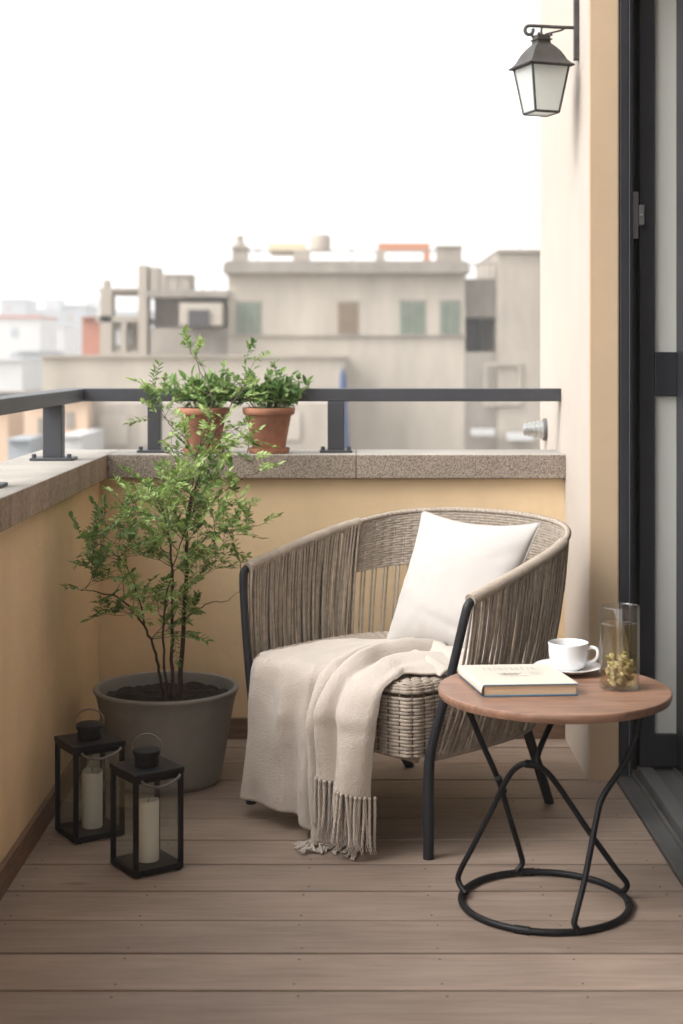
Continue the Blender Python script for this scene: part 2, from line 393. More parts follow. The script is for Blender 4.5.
def build_door():
    f = thing('door_frame', (.83, 4.42, 0), 'charcoal aluminium jamb and low grey sill edging the balcony doorway', 'door frame')
    mb = MB()
    mb.box((.8015, 4.421, .012), (.8275, 4.50, 2.49)); mb.box((.828, 4.428, .012), (.842, 4.50, 2.49))
    mb.box((.842, 4.56, .012), (.93, 4.58, 2.49))
    mb.build('jamb', M_FRAME, f, smooth=0, bevel=.0025)
    mb = MB(); mb.box((.8285, 4.423, .012), (.831, 4.4275, 2.49)); mb.build('seal', pm('light grey seal', (.16, .16, .17), .5), f, smooth=0)
    mb = MB()
    mb.box((.791, 1.9, -.02), (.836, 4.42, .010)); mb.box((.8365, 1.9, -.02), (.843, 4.42, .022)); mb.box((.8435, 1.9, -.02), (.852, 4.42, .014))
    mb.box((.8525, 1.9, -.02), (.857, 4.42, .042)); mb.box((.8575, 1.9, -.02), (.898, 4.42, .038)); mb.box((.8985, 1.9, -.02), (.97, 4.48, .012)); mb.box((.9705, 1.9, -.02), (.977, 4.48, .022)); mb.box((.9775, 1.9, -.02), (1.0995, 4.48, .012))
    mb.build('sill', M_SILL, f, smooth=0, bevel=.0015)
    d = thing('glass_door', (.88, 4.5, .02), 'open charcoal framed glass door with a narrow satin pane and deep middle rail', 'door')
    mb = MB(); Y0, Y1 = 4.49, 4.54
    zb, zt = .02, 2.47
    for (a, b) in ((.873, .9185), (.987, 1.05), (1.44, 1.5)):
        mb.box((a, Y0, zb), (b, Y1, zt))
    for (a, b) in ((.919, .9865), (1.0505, 1.4395)):
        for (c, e) in ((zb, .116), (1.13, 1.262), (2.38, zt)):
            mb.box((a, Y0 + .002, c), (b, Y1 - .002, e))
    mb.build('door_leaf', M_FRAME, d, smooth=0, bevel=.003)
    mb = MB(); mb.box((.984, 4.40, .03), (1.03, 4.4885, 2.47)); mb.build('edge_stile', M_FRAME, d, smooth=0, bevel=.004)
    for (a, b) in ((.917, .988), (1.049, 1.441)):
        for (c, e) in ((.115, 1.131), (1.261, 2.381)):
            mb = MB(); mb.box((a, Y0 + .02, c), (b, Y0 + .028, e)); mb.build('pane', M_DOORGL, d, smooth=0)
    mb = MB(); mb.box((.845, 4.47, 1.60), (.866, 4.489, 1.74)); mb.box((.866, 4.462, 1.64), (.882, 4.4895, 1.70))
    mb.tube([(.874, 4.463, 1.668), (.874, 4.452, 1.668)], .006, 10)
    mb.build('latch', pm('latch metal', (.32, .32, .33), .35, metal=.6), d, bevel=.002)
build_door()

# ---------------------------------------------------------------- wall lantern
def build_lamp():
    L0 = (.5935, 4.606, 2.138)
    t = thing('wall_lantern', L0, 'old iron wall lantern with four tapering milky panes hanging from a scrolled bracket', 'lamp')
    a = R(20); ex = Vector((math.cos(a), math.sin(a), 0)); ey = Vector((-math.sin(a), math.cos(a), 0)); c = Vector(L0)
    def P(x, y, z): return c + ex*x + ey*y + Vector((0,0,z))
    def ring(h, z): return [P(-h,-h,z), P(h,-h,z), P(h,h,z), P(-h,h,z)]
    mb = MB()
    prof = [(.074,-.004),(.076,.0),(.067,.006),(.058,.017),(.052,.030),(.045,.043),(.036,.055),(.027,.065),(.0215,.071),(.0205,.082)]
    rows = [ring(h, z) for h, z in prof]; mb.grid(rows, closed=True); mb.add(rows[-1], [(0,1,2,3)])
    mb.grid([ring(.074,-.004), ring(.058,.004)], closed=True)
    mb.build('roof', M_IRON, t, smooth=25)
    mb = MB(); z = .098
    for h, z0, z1 in ((.0255,.080,.084),(.021,.0845,.0965)):
        v = ring(h, z0) + ring(h, z1); mb.add(v, [(0,3,2,1),(4,5,6,7),(0,1,5,4),(1,2,6,5),(2,3,7,6),(3,0,4,7)])
    for sx in (-1, 1):      # notched crown
        for sy in (-1, 1):
            mb.box((0,0,0), (.008,.008,.008), T=Matrix.Translation(P(sx*.021-.004, sy*.021-.004, .092)))
    mb.build('crown', M_IRON, t, smooth=0, bevel=.001)
    mb = MB(); top, bot, zt, zb = .062, .040, -.002, -.142
    for i in range(4):
        A, B = ring(top, zt)[i], ring(bot, zb)[i]; mb.tube([A, B], .0038, 4)
        A2, B2 = ring(top, zt)[(i+1)%4], ring(bot, zb)[(i+1)%4]; mb.tube([A, A2], .0038, 4); mb.tube([B, B2], .0042, 4)
    mb.build('lamp_frame', M_IRON, t, smooth=0)
    for i in range(4):
        mb = MB(); A, B, A2, B2 = [q for q in (ring(top-.001, zt)[i], ring(bot-.001, zb)[i], ring(top-.001, zt)[(i+1)%4], ring(bot-.001, zb)[(i+1)%4])]
        mb.add([A, A2, B2, B], [(0,1,2,3)]); mb.build('pane', M_LAMPGL, t, smooth=0, solid=.002)
    mb = MB(); mb.add(ring(bot-.002, zb-.001), [(0,1,2,3)]); mb.build('pane', M_LAMPGL, t, smooth=0, solid=.002)
    mb = MB(); mb.lathe([(0,.0),(.012,-.004),(.012,-.03),(.02,-.05),(.024,-.07),(.018,-.09),(0,-.098)], P(0,0,.0), 16); mb.build('bulb', pm('white bulb', (.8,.8,.78), .3), t)
    zA = 2.262; y = 4.606
    mb = MB(); mb.box((.693, y-.011, 2.158), (.7085, y+.011, 2.345)); o = mb.build('wall_plate', M_IRON, t, smooth=0, bevel=.002)
    mb = MB()
    arm = [(.700, y, zA-.004), (.64, y, zA-.002), (.59, y, zA+.001), (.565, y, zA+.002)]
    for k in range(0, 13):
        an = math.pi/2 + k * math.pi * 1.62 / 12; arm.append((.556 + .0125*math.cos(an), y, zA - .0115 + .0135*math.sin(an)))
    mb.tube(catmull(arm, 2), .0055, 8)
    mb.tube([(.5955, y, zA), (.593, y, zA-.014), (.5955, y, 2.233)], .0035, 6)
    mb.tube(catmull([(.665, y, zA-.006), (.655, y, zA-.012), (.63, y, zA-.018), (.606, y, zA-.024)], 4), .003, 6)
    mb.build('bracket_arm', M_IRON, t)
M_LAMPGL = thinglass('milky lamp glass')
def milky():
    m, nt, b = newmat('milky glass'); b.inputs['Base Color'].default_value = (.86, .89, .87, 1); b.inputs['Roughness'].default_value = .15
    N, L = nt.nodes, nt.links; t = N.new('ShaderNodeBsdfTransparent'); tr = N.new('ShaderNodeBsdfTranslucent'); tr.inputs[0].default_value = (.9, .92, .9, 1)
    x1 = N.new('ShaderNodeMixShader'); x1.inputs[0].default_value = .55; x2 = N.new('ShaderNodeMixShader'); x2.inputs[0].default_value = .35
    L.new(b.outputs[0], x1.inputs[1]); L.new(tr.outputs[0], x1.inputs[2]); L.new(x1.outputs[0], x2.inputs[1]); L.new(t.outputs[0], x2.inputs[2])
    L.new(x2.outputs[0], N['Material Output'].inputs['Surface']); return m
M_LAMPGL = milky()
build_lamp()

def build_fitting():
    c = (.704, 5.22, .985 + .0)
    t = thing('hose_connector', (.709, 5.36, .987), 'small ribbed galvanised fitting fixed to the cream pillar just above the coping', 'metal fitting')
    T = Matrix.Translation((.709, 5.36, .987)) @ Matrix.Rotation(-math.pi/2, 4, 'Y')
    mb = MB(); mb.lathe([(0,0),(.040,0),(.040,.010),(.036,.014)], n=20, T=T); mb.build('back_disc', pm('dark rubber disc', (.10,.10,.10), .6), t)
    mb = MB(); prof = [(0,.012),(.034,.012)]
    for k in range(5):
        z = .014 + k*.014; r = .034 - k*.003
        prof += [(r, z), (r, z + .008), (r*.78, z + .009), (r*.78, z + .013)]
    prof += [(0, .085)]
    mb.lathe(prof, n=20, T=T); mb.build('ribbed_body', M_ZINC, t)
build_fitting()

# ---------------------------------------------------------------- armchair
CM = Vector((-.033, 3.963, 0)); CS = Vector((.7141, -.7, 0)); CB = Vector((.7, .7141, 0))
def ch(u, v, z): return CM + CS*u + CB*v + Vector((0, 0, z))
RIM = [(-.410,.055,.645),(-.418,.25,.688),(-.40,.45,.732),(-.33,.595,.765),(-.19,.672,.780),(0,.695,.785),(.19,.672,.780),(.325,.585,.765),(.395,.44,.735),(.412,.25,.69),(.416,.055,.645)]
BASE = [(-.335,.02,.25),(-.345,.2,.25),(-.335,.36,.25),(-.28,.49,.25),(-.16,.56,.25),(0,.58,.25),(.16,.56,.25),(.28,.49,.25),(.335,.36,.25),(.345,.2,.25),(.335,.02,.25)]
RIMV = [Vector(p) for p in RIM]; BASEV = [Vector(p) for p in BASE]
class ArcCurve:
    def __init__(s, pts, N=600):
        s.p = [cr_eval(pts, i/N) for i in range(N+1)]; s.d = [0]
        for i in range(N): s.d.append(s.d[-1] + (s.p[i+1]-s.p[i]).length)
        s.L = s.d[-1]; s.N = N
    def at(s, q):   # q = distance
        q = min(max(q, 0), s.L); lo, hi = 0, s.N
        while hi - lo > 1:
            m = (lo+hi)//2
            if s.d[m] <= q: lo = m
            else: hi = m
        f = (q - s.d[lo]) / max(1e-9, s.d[hi]-s.d[lo]); return s.p[lo].lerp(s.p[hi], f), (lo+f)/s.N
RIMC = ArcCurve(RIMV)
def shell(q, h):
    """point of the chair's shell: q distance along rim, h 0 at rim .. 1 at base; also outward normal"""
    a, t = RIMC.at(q); b = cr_eval(BASEV, t)
    p = a.lerp(b, h)
    a2, t2 = RIMC.at(q + .01); a1, t1 = RIMC.at(q - .01)
    d = a2 - a1; d.z = 0; d.normalize(); n = Vector((-d.y, d.x, 0))     # outward when going left tip -> back -> right tip
    p = p + n * (.018 * math.sin(math.pi * h))
    return p, n
def build_chair():
    loc = ch(0, .28, 0)
    t = thing('armchair', loc, 'rounded taupe rope and wicker armchair with dark legs beside the round table', 'armchair')
    W = lambda p: ch(p[0], p[1], p[2])
    L = RIMC.L
    q0 = next(RIMC.d[i] for i in range(600) if RIMC.p[i].y > .49)     # where the arm turns into the woven back
    q1 = L - q0
    # wrapped arms
    for (a, b) in ((0, q0), (q1, L)):
        mb = MB(); n = 170; pts = []; rr = []
        for i in range(n):
            q = a + (b-a)*i/(n-1); p, _ = RIMC.at(q); pts.append(W(p)); rr.append(.0155 + (.0010 if i % 2 else -.0006) )
        mb.tube(pts, rr, 12); mb.build('arm_wrap', M_ROPE_ARM, t, smooth=50)
    # rope side panels
    for (a, b, sgn) in ((.008, q0 + .005, -1), (q1 - .005, L - .008, 1)):
        mb = MB(); n = 40 if sgn < 0 else 31
        for i in range(n):
            for lay in (0, 1):
                q = a + (b-a)*(i + .5*lay + rnd.uniform(-.28, .28))/n
                _, nn = shell(q, 0); off = .011 if lay else -.011
                slip = rnd.uniform(-.016, .016); pts = []
                for k in range(9):
                    h = k/8*1.0; p, nn = shell(q + slip*h, h)
                    o = off*(1-h)**.8 + rnd.uniform(-.001, .001) + (.004 if lay else -.002)*math.sin(math.pi*h)
                    pts.append(W(p + nn*o))
                mb.tube(pts, rnd.uniform(.0036, .0047), 6, cap=False)
        mb.build('rope_panel', M_ROPE, t, smooth=60)
    # woven upper back
    mb = MB(); rib = .030; hb = .31; rows = 21; amp = .0032
    nrib = int((q1-q0)/rib); rib = (q1-q0)/nrib
    for j in range(rows):
        h = hb*(j + .3)/rows; pts = []; n = nrib*6
        for i in range(n+1):
            q = q0 + (q1-q0)*i/n; p, nn = shell(q, h)
            o = amp*.32*math.cos(math.pi*(q-q0)/rib + math.pi*(j % 2)) - amp*.7*abs(math.sin(math.pi*(q-q0)/rib))
            pts.append(W(p + nn*o ))
        mb.tube(pts, .0041, 6)
    mb.build('woven_back', M_WICK, t, smooth=60)
    mb = MB()
    for k in range(nrib+1):
        q = q0 + k*rib; mb.tube([W(shell(q, hb*i/6)[0]) for i in range(7)], .0045, 6)
    # rim braid
    for ph in (0, 1):
        pts = []
        for i in range(420):
            q = q0 + (q1-q0)*i/419; p, nn = shell(q, 0); an = i*.9 + ph*math.pi
            pts.append(W(p + nn*.0045*math.cos(an) + Vector((0,0,.001 + .0035*math.sin(an)))))
        mb.tube(pts, .0052, 6)
    mb.build('back_rim', M_WICK, t, smooth=60)
    # open strands below the weave
    mb = MB(); q = q0 + .03
    while q < q1 - .01:
        for dq in (-.0055, .0055):
            mb.tube([W(shell(q + dq, hb*.97 + (1-hb*.97)*i/5)[0]) for i in range(6)], .0034, 6, cap=False)
        q += .036
    mb.build('back_strands', M_ROPE, t, smooth=60)
    # seat: woven ring and top
    cont = [(-.0,-.05),(.18,-.05),(.27,-.042),(.305,-.01),(.318,.10),(.32,.30),(.28,.46),(.16,.545),(0,.57)]
    full = cont + [(-x, y) for x, y in cont[-2:0:-1]]
    cv = [Vector((x, y, 0)) for x, y in full]; N = 720; m = len(cv)
    def cpt(f):   # closed catmull
        f = f % 1 * m; i = int(f); tt = f - i; a, b, c, d = cv[(i-1) % m], cv[i % m], cv[(i+1) % m], cv[(i+2) % m]
        return .5*((2*b)+(c-a)*tt+(2*a-5*b+4*c-d)*tt*tt+(3*b-a-3*c+d)*tt**3)
    raw = [cpt(i/2000) for i in range(2001)]; dd = [0]
    for i in range(2000): dd.append(dd[-1] + (raw[i+1]-raw[i]).length)
    per = []; j = 0
    for i in range(N):
        q = dd[-1]*i/N
        while dd[j+1] < q: j += 1
        per.append(raw[j].lerp(raw[j+1], (q-dd[j])/(dd[j+1]-dd[j])))
    cen = Vector((0, .26, 0)); nr = 66
    nor = []
    for i in range(N):
        d = per[(i+3) % N] - per[i-3]; d.normalize(); nor.append(Vector((d.y, -d.x, 0)))
    prof = []   # (inset, z, radial)
    for k in range(17): prof.append((.004*abs(k-8)/8, .252 + k*.0088, 1))
    for k in range(1, 6): a = k/5*math.pi/2; prof.append((.004 + .024*(1-math.cos(a)), .402 + .024*math.sin(a), 0))
    for k in range(1, 15): prof.append((.028 + k*.0088, .427 + .0001*k, 0))
    mb = MB()
    for j, (ins, z, _) in enumerate(prof):
        pts = []
        f = 1 - ins/.30
        for i in range(0, N, 1):
            p = cen + (per[i]-cen)*f
            o = .0042*abs(math.sin(math.pi*i*nr/N)) - .002 + .0009*math.cos(math.pi*i*nr/N + math.pi*(j % 2)) + rnd.uniform(-.0003, .0003)
            if j < 20: pts.append(W(p + nor[i]*o + Vector((0,0,z))))
            else: pts.append(W(p + Vector((0,0,z+o*.8))))
        mb.tube(pts, .0043, 6, closed=True)
    mb.build('woven_seat', M_WICK, t, smooth=60)
    mb = MB()
    for k in range(nr):
        i = int(k*N/nr); pts = []
        for (ins, z, _) in prof[::3] if True else []: pts.append(W(cen + (per[i]-cen)*(1-ins/.30) + Vector((0,0,z))))
        mb.tube(pts, .0030, 5)
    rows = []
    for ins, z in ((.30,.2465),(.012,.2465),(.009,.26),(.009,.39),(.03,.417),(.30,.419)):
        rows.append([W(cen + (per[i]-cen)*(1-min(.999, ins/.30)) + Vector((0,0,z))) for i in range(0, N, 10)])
    mb.grid(rows, closed=True)  # solid dark body added inside the weave to block light
    mb.build('seat_ribs_backing', M_WICKIN, t, smooth=60)
    # legs / front tubes
    for s in (-1, 1):
        mb = MB(); tip = RIM[0] if s < 0 else RIM[-1]
        pts = catmull([(s*.330,-.004,.0),(s*.329,-.002,.09),(s*.328,-.001,.17),(s*.328,.001,.235),(s*.334,.004,.275),(s*.350,.010,.34),(s*.378,.022,.45),(s*.402,.034,.56),(s*.412,.040,.61),(s*.416,.048,.635),(s*.4165,.075,.648)], 5)
        rr = [.0138]*16 + [.0128]*4 + [.0115]*(len(pts)-20)
        mb.tube([W(p) for p in pts], rr, 14); mb.build('front_leg', M_LEG, t, smooth=50)
        mb = MB(); pts = catmull([(s*.262,.585,0),(s*.275,.532,.085),(s*.288,.478,.17),(s*.302,.42,.26)], 4)
        mb.tube([W(p) for p in pts], .0135, 12); mb.build('rear_leg', M_LEG, t, smooth=50)
    mb = MB(); mb.tube([W((p.x*.985, p.y, .2465)) for p in [cr_eval(BASEV, i/80) for i in range(81)]], .0095, 8)
    mb.tube([W((-.29, .0, .238)), W((.29, .0, .238))], .009, 8)
    mb.build('seat_frame', M_ROPE_ARM, t, smooth=50)
M_ROPE_ARM = pm('wrapped arm cord', (.335, .28, .225), .85, vscale=40, vamt=.15, bscale=350, bstr=.4, bdist=.0008)
build_chair()

# ---------------------------------------------------------------- pillow
def build_pillow():
    TL, TR = Vector((.217,4.37,.800)), Vector((.530,4.12,.792))
    BL, BR = Vector((.105,4.245,.436)), Vector((.385,3.985,.436))
    c = (TL+TR+BL+BR)/4; n = ((TR-BL).cross(TL-BR)).normalized()
    if n.y > 0: n = -n
    t = thing('pillow', (c.x, c.y, .436), 'plain ivory square cushion leaning against the woven back of the armchair', 'cushion')
    mb = MB(); N = 56
    for side in (1, -1):
        rows = []
        for i in range(N+1):
            b = -1 + 2*i/N; row = []
            for j in range(N+1):
                a = -1 + 2*j/N
                # edges bow inwards between the pointed corners
                aa = a*(1 - .07*(1-b*b)*abs(a)**2 ); bb = b*(1 - .07*(1-a*a)*abs(b)**2)
                u, v = (aa+1)/2, (bb+1)/2
                p = BL*(1-u)*(1-v) + BR*u*(1-v) + TL*(1-u)*v + TR*u*v
                prof = max(0, (1-abs(a)**2.2))**.55 * max(0, (1-abs(b)**2.2))**.55
                h = .070*prof*(1 + .12*(-b))
                q = Vector((a*1.3, b*1.3, side*3))
                w = noise.noise(q*1.2)*.007 + noise.noise(q*3.1)*.0025
                edge = max(abs(a), abs(b))
                # little radial puckers towards the corners and seam
                ang = math.atan2(b, a)
                w += .0028*math.sin(ang*22 + 2*noise.noise(q))*edge**4*prof**.4
                # sag crease low on the cushion
                w -= .006*math.exp(-((b+.62+.12*math.sin(a*2.2))/.07)**2)*(1-abs(a)**2)*max(0, .6+a)
                p = p + n*side*(h + w*prof**.5) + Vector((0,0,-.012*(1-a*a)*max(0,b)**3))
                row.append(p)
            rows.append(row)
        mb.grid(rows)
    o = mb.build('cover', M_PILLOW, t, smooth=180, recalc=True)
    bm = bmesh.new(); bm.from_mesh(o.data); bmesh.ops.remove_doubles(bm, verts=bm.verts, dist=.0004); bmesh.ops.recalc_face_normals(bm, faces=bm.faces); bm.to_mesh(o.data); bm.free()
    o.data.polygons.foreach_set('use_smooth', [True]*len(o.data.polygons))
    mb = MB(); pts = []
    for (s0, s1, fixed, ax) in ((-1,1,-1,0),(-1,1,1,1),(1,-1,1,0),(1,-1,-1,1)):
        for k in range(24):
            s = s0 + (s1-s0)*k/24; a, b = (s, fixed) if ax == 0 else (fixed, s)
            aa = a*(1 - .07*(1-b*b)*abs(a)**2); bb = b*(1 - .07*(1-a*a)*abs(b)**2); u, v = (aa+1)/2, (bb+1)/2
            pts.append(BL*(1-u)*(1-v)+BR*u*(1-v)+TL*(1-u)*v+TR*u*v + Vector((0,0,-.012*(1-a*a)*max(0,b)**3)))
    mb.tube(pts, .0018, 6, closed=True); mb.build('seam', M_PILLOW, t)
build_pillow()

# ---------------------------------------------------------------- throw blanket
def build_throw():
    t = thing('throw_blanket', ch(.0, -.07, .02), 'beige knitted throw with knotted fringe draped over the front of the armchair seat', 'blanket')
    ZS = .436
    def guide(top, mid, ue, uh, do, zo, zh, dh=None):
        ue += .018*(1 if ue < -.05 else 1.3); uh += .022*(1 if uh < -.05 else 2.0)
        """top,mid: (u,v) on the seat; ue/uh: u at the edge and at the hem; do: how far it stands off; zo: height of the ridge on the seat"""
        dh = do if dh is None else dh
        do *= 1.2; dh = dh*1.2; zo *= 1.5
        P = [(top[0], top[1], ZS + zo*.6), ((top[0]*.5+mid[0]*.5), (top[1]+mid[1])/2, ZS + zo), (mid[0], mid[1], ZS + zo),
             (ue*.85+mid[0]*.15, -.015, ZS + zo*.8 - .002), (ue, -.062 - do*.5, ZS - .022 + zo*.3)]
        for k in range(1, 6):
            f = k/5; P.append((ue + (uh-ue)*f, -.072 - do*(1-f) - dh*f + .004*math.sin(f*5+uh*30), (ZS-.035)*(1-f) + zh*f))
        return [Vector(p) for p in P]
    def sheet(G, ns, nt, amp, seed):
        rows = []
        # resample every guide
        cols = []
        for j in range(nt+1): cols.append([cr_eval(g, j/nt) for g in G])
        for j in range(nt+1):
            row = []
            for i in range(ns+1):
                p = cr_eval(cols[j], i/ns)
                q = Vector((p.x*9, p.y*9, p.z*9 + seed))
                w = noise.noise(q)*amp + noise.noise(q*2.7)*amp*.4
                f = j/nt
                d = Vector((0, -1, .3)) if f > .4 else Vector((0, -.1, 1))
                p = p + d*w
                if f < .38 and p.z < ZS - .001: p.z = ZS - .001
                row.append(ch(p.x, p.y, max(p.z, .004)))
            rows.append(row)
        return rows
    A = [guide((-.215,.14), (-.245,.05), -.272, -.300, -.004, -.006, .052, .005),
         guide((-.19,.19), (-.215,.065), -.244, -.274, .010, .001, .052, .030),
         guide((-.19,.24), (-.20,.08), -.215, -.220, .018, .008, .052, .020),
         guide((-.15,.29), (-.15,.10), -.165, -.165, .008, .003, .050, .030),
         guide((-.11,.31), (-.10,.12), -.120, -.115, .022, .010, .050, .034),
         guide((-.07,.33), (-.065,.13), -.080, -.075, .014, .008, .048, .014),
         guide((-.03,.33), (-.035,.13), -.045, -.045, .016, .006, .040, .046),
         guide((.02,.33), (-.015,.135), -.028, -.018, .004, .0, .026, .030),
         guide((.06,.325), (.005,.13), -.012, .004, .0, -.004, .026, .0),
         guide((.09,.32), (.02,.12), .006, .020, .046, .022, .024, .060),
         guide((.11,.31), (.04,.11), .024, .036, .058, .028, .020, .075),
         guide((.13,.30), (.06,.10), .045, .055, .040, .014, .016, .055),
         guide((.15,.28), (.09,.09), .070, .095, .020, .004, .014, .035),
         guide((.19,.26), (.13,.08), .130, .150, .006, .0, .016, .028)]
    B = [guide((.10,.30), (.045,.10), .045, .050, .048, .010, 0.202, .062),
         guide((.115,.295), (.060,.095), .055, .052, .056, .026, 0.194, .076),
         guide((.13,.29), (.075,.09), .066, .062, .070, .036, 0.190, .088),
         guide((.15,.28), (.09,.08), .085, .080, .064, .026, 0.184, .078),
         guide((.165,.27), (.105,.075), .104, .098, .040, .008, 0.180, .058),
         guide((.18,.265), (.12,.07), .118, .112, .046, .010, 0.177, .070),
         guide((.20,.25), (.145,.07), .145, .132, .056, .022, 0.172, .084),
         guide((.225,.23), (.175,.06), .170, .152, .052, .020, 0.168, .080),
         guide((.255,.19), (.20,.05), .192, .168, .044, .014, 0.162, .066),
         guide((.28,.14), (.22,.035), .208, .180, .034, .012, 0.156, .050),
         guide((.30,.10), (.235,.02), .216, .188, .018, .004, 0.152, .030)]
    mb = MB(); ra = sheet(A, 110, 90, .006, 0); rb = sheet(B, 84, 80, .005, 5)
    mb.grid(ra); mb.grid(rb)
    # gathered band lying on the seat behind the folds, towards the cushion
    C = []
    for k, (zo, v0, v1) in enumerate(((.0,.36,.36),(.020,.335,.31),(.006,.305,.27),(.024,.275,.22),(.004,.24,.175),(.018,.20,.13),(.0,.165,.095))):
        C.append([Vector((-.10, v0+.03, ZS+zo*.3)), Vector((-.02, v0+.02, ZS+zo+.004)), Vector((.06, v0, ZS+zo+.012)), Vector((.14, (v0+v1)/2, ZS+zo+.014)), Vector((.22, v1, ZS+zo+.010)), Vector((.30, v1-.02, ZS+zo*.6+.003))])
    mb.grid(sheet_top(C, ZS))
    o = mb.build('cloth', M_THROW, t, smooth=180, recalc=False, solid=.005)
    # hem cord + fringe
    mb = MB(); hem = rb[-1]; n = len(hem)
    def tassel(p0, length, out, seed, lay):
        rr = random.Random(seed); down = Vector((0,0,-1)); side = CS*rr.uniform(-.012, .012) + (-CB)*rr.uniform(-.004, .012)
        tip = p0 + down*length + side
        strands = 3
        mb.lathe([(0,.004),(.0042,.002),(.0046,-.002),(.003,-.006)], tuple(p0), 8)
        for s in range(strands):
            ph = s*2*math.pi/strands; pts = []
            for k in range(11):
                f = k/10; c = p0.lerp(tip, f) + (CS*math.sin(f*5+seed) + CB*math.cos(f*4+seed*2))*.0025*f
                tw = f*16 + ph; rad = .0022*(1 if f < .85 else 1.8)
                c = c + CS*rad*math.cos(tw) + CB*rad*math.sin(tw)
                if c.z < .004: c = c + (-CB)*(.004-c.z)*.8; c.z = .004 + rr.uniform(0, .003)
                pts.append(c)
            mb.tube(pts, [.0021]*9 + [.0015, .0006], 5)
    for k in range(21):
        i = min(n-1, int(k*(n-1)/20)); p = hem[i] + (-CB)*.003
        tassel(p, rnd.uniform(.125, .150), 0, k, 0)
        if k % 2 == 0: tassel(p + CB*.014 + CS*.005, rnd.uniform(.12, .15), 0, k+100, 1)
    # second row from the folded layer behind, spilling on to the boards
    hem2 = ra[-1][-38:]
    for k in range(20):
        p = hem2[int(k*(len(hem2)-1)/19)].copy(); p.z = max(p.z, .016); rr = random.Random(k+50)
        d = (-CB)*rr.uniform(.02, .05) + CS*rr.uniform(-.02, .03)
        for s in range(4):
            pts = [p + CS*rr.uniform(-.003,.003), p + d*.35 + Vector((0,0,rr.uniform(-.006, .004))), p + d*.7 + CS*rr.uniform(-.008,.008), p + d + CS*rr.uniform(-.01,.01)]
            pts = [Vector((q.x, q.y, max(.0035, q.z - .004*i))) for i, q in enumerate(pts)]
            mb.tube(catmull(pts, 4), .0020, 5)
    mb.build('fringe', M_THROW, t, smooth=60)
def sheet_top(C, ZS):
    rows = []; nt, ns = 46, 40
    for j in range(nt+1):
        cc = [cr_eval(g, j/nt) for g in C]; row = []
        for i in range(ns+1):
            p = cr_eval(cc, i/ns); q = Vector((p.x*11, p.y*11, 3)); p.z = max(ZS - .003, p.z + noise.noise(q)*.006)
            row.append(ch(*p))
        rows.append(row)
    return rows
build_throw()

# ---------------------------------------------------------------- side table
TC = Vector((.470, 3.42, 0)); HT = .494
def build_table():
    t = thing('side_table', tuple(TC), 'round side table with reddish wood top on a black bent wire base', 'table')
    mb = MB(); r = .2645
    prof = [(0, HT-.022), (r-.012, HT-.022), (r-.004, HT-.019), (r-.001, HT-.012), (r, HT-.006), (r-.0015, HT-.0015), (r-.004, HT), (0, HT)]
    mb.lathe(prof, tuple(TC), 96); mb.build('tabletop', M_TOP, t, smooth=30)
    rc = Vector((.448, 3.42, .0)); q = .0075
    mb = MB(); mb.tube([(rc.x + .19*math.cos(a), rc.y + .19*math.sin(a), q+.001) for a in [2*math.pi*k/72 for k in range(72)]], q, 10, closed=True)
    for an in (R(248), R(95), R(-4)):
        pts = [(rc.x + .19*math.cos(an+d), rc.y + .19*math.sin(an+d), q+.001) for d in (-.09, -.045, 0, .045, .09)]; mb.tube(pts, .0093, 10)
    mb.build('base_ring', M_BLACK, t, smooth=60)
    def rod(pts, n=6): m = MB(); m.tube(catmull(pts, n), .0068, 10); m.build('leg', M_BLACK, t, smooth=60)
    z1 = HT - .024
    rod([(.255,3.41,z1),(.275,3.42,.44),(.315,3.455,.345),(.353,3.495,.255),(.385,3.55,.15),(.413,3.60,.06),(.419,3.607,.03),(.405,3.603,.012)])
    rod([(.655,3.36,z1),(.652,3.345,.44),(.62,3.325,.36),(.563,3.300,.285),(.545,3.285,.24),(.515,3.255,.12),(.492,3.232,.05),(.487,3.228,.028),(.497,3.232,.012)])
    rod([(.272,3.455,.012),(.257,3.475,.03),(.259,3.475,.055),(.29,3.465,.12),(.335,3.45,.215),(.365,3.43,.285),(.388,3.41,.318),(.415,3.40,.326),(.445,3.40,.312),(.48,3.405,.27),(.54,3.415,.18),(.61,3.435,.08),(.640,3.447,.04),(.638,3.452,.022),(.630,3.465,.012)])
    rod([(.50,3.49,z1),(.485,3.475,.43),(.455,3.44,.385),(.432,3.41,.345),(.428,3.402,.322)])
    mb = MB()
    for p, d, r_ in (((.413,3.400,.325), (.02,0,-.002), .0095), ((.354,3.470,.258), (-.012,-.01,.03), .0085), ((.352,3.482,.262), (.01,.012,-.02), .0085)):
        p = Vector(p); d = Vector(d)*.6; mb = MB(); mb.tube([p-d, p+d], r_, 10); mb.build('weld_collar', M_BLACK, t, smooth=60)
build_table()

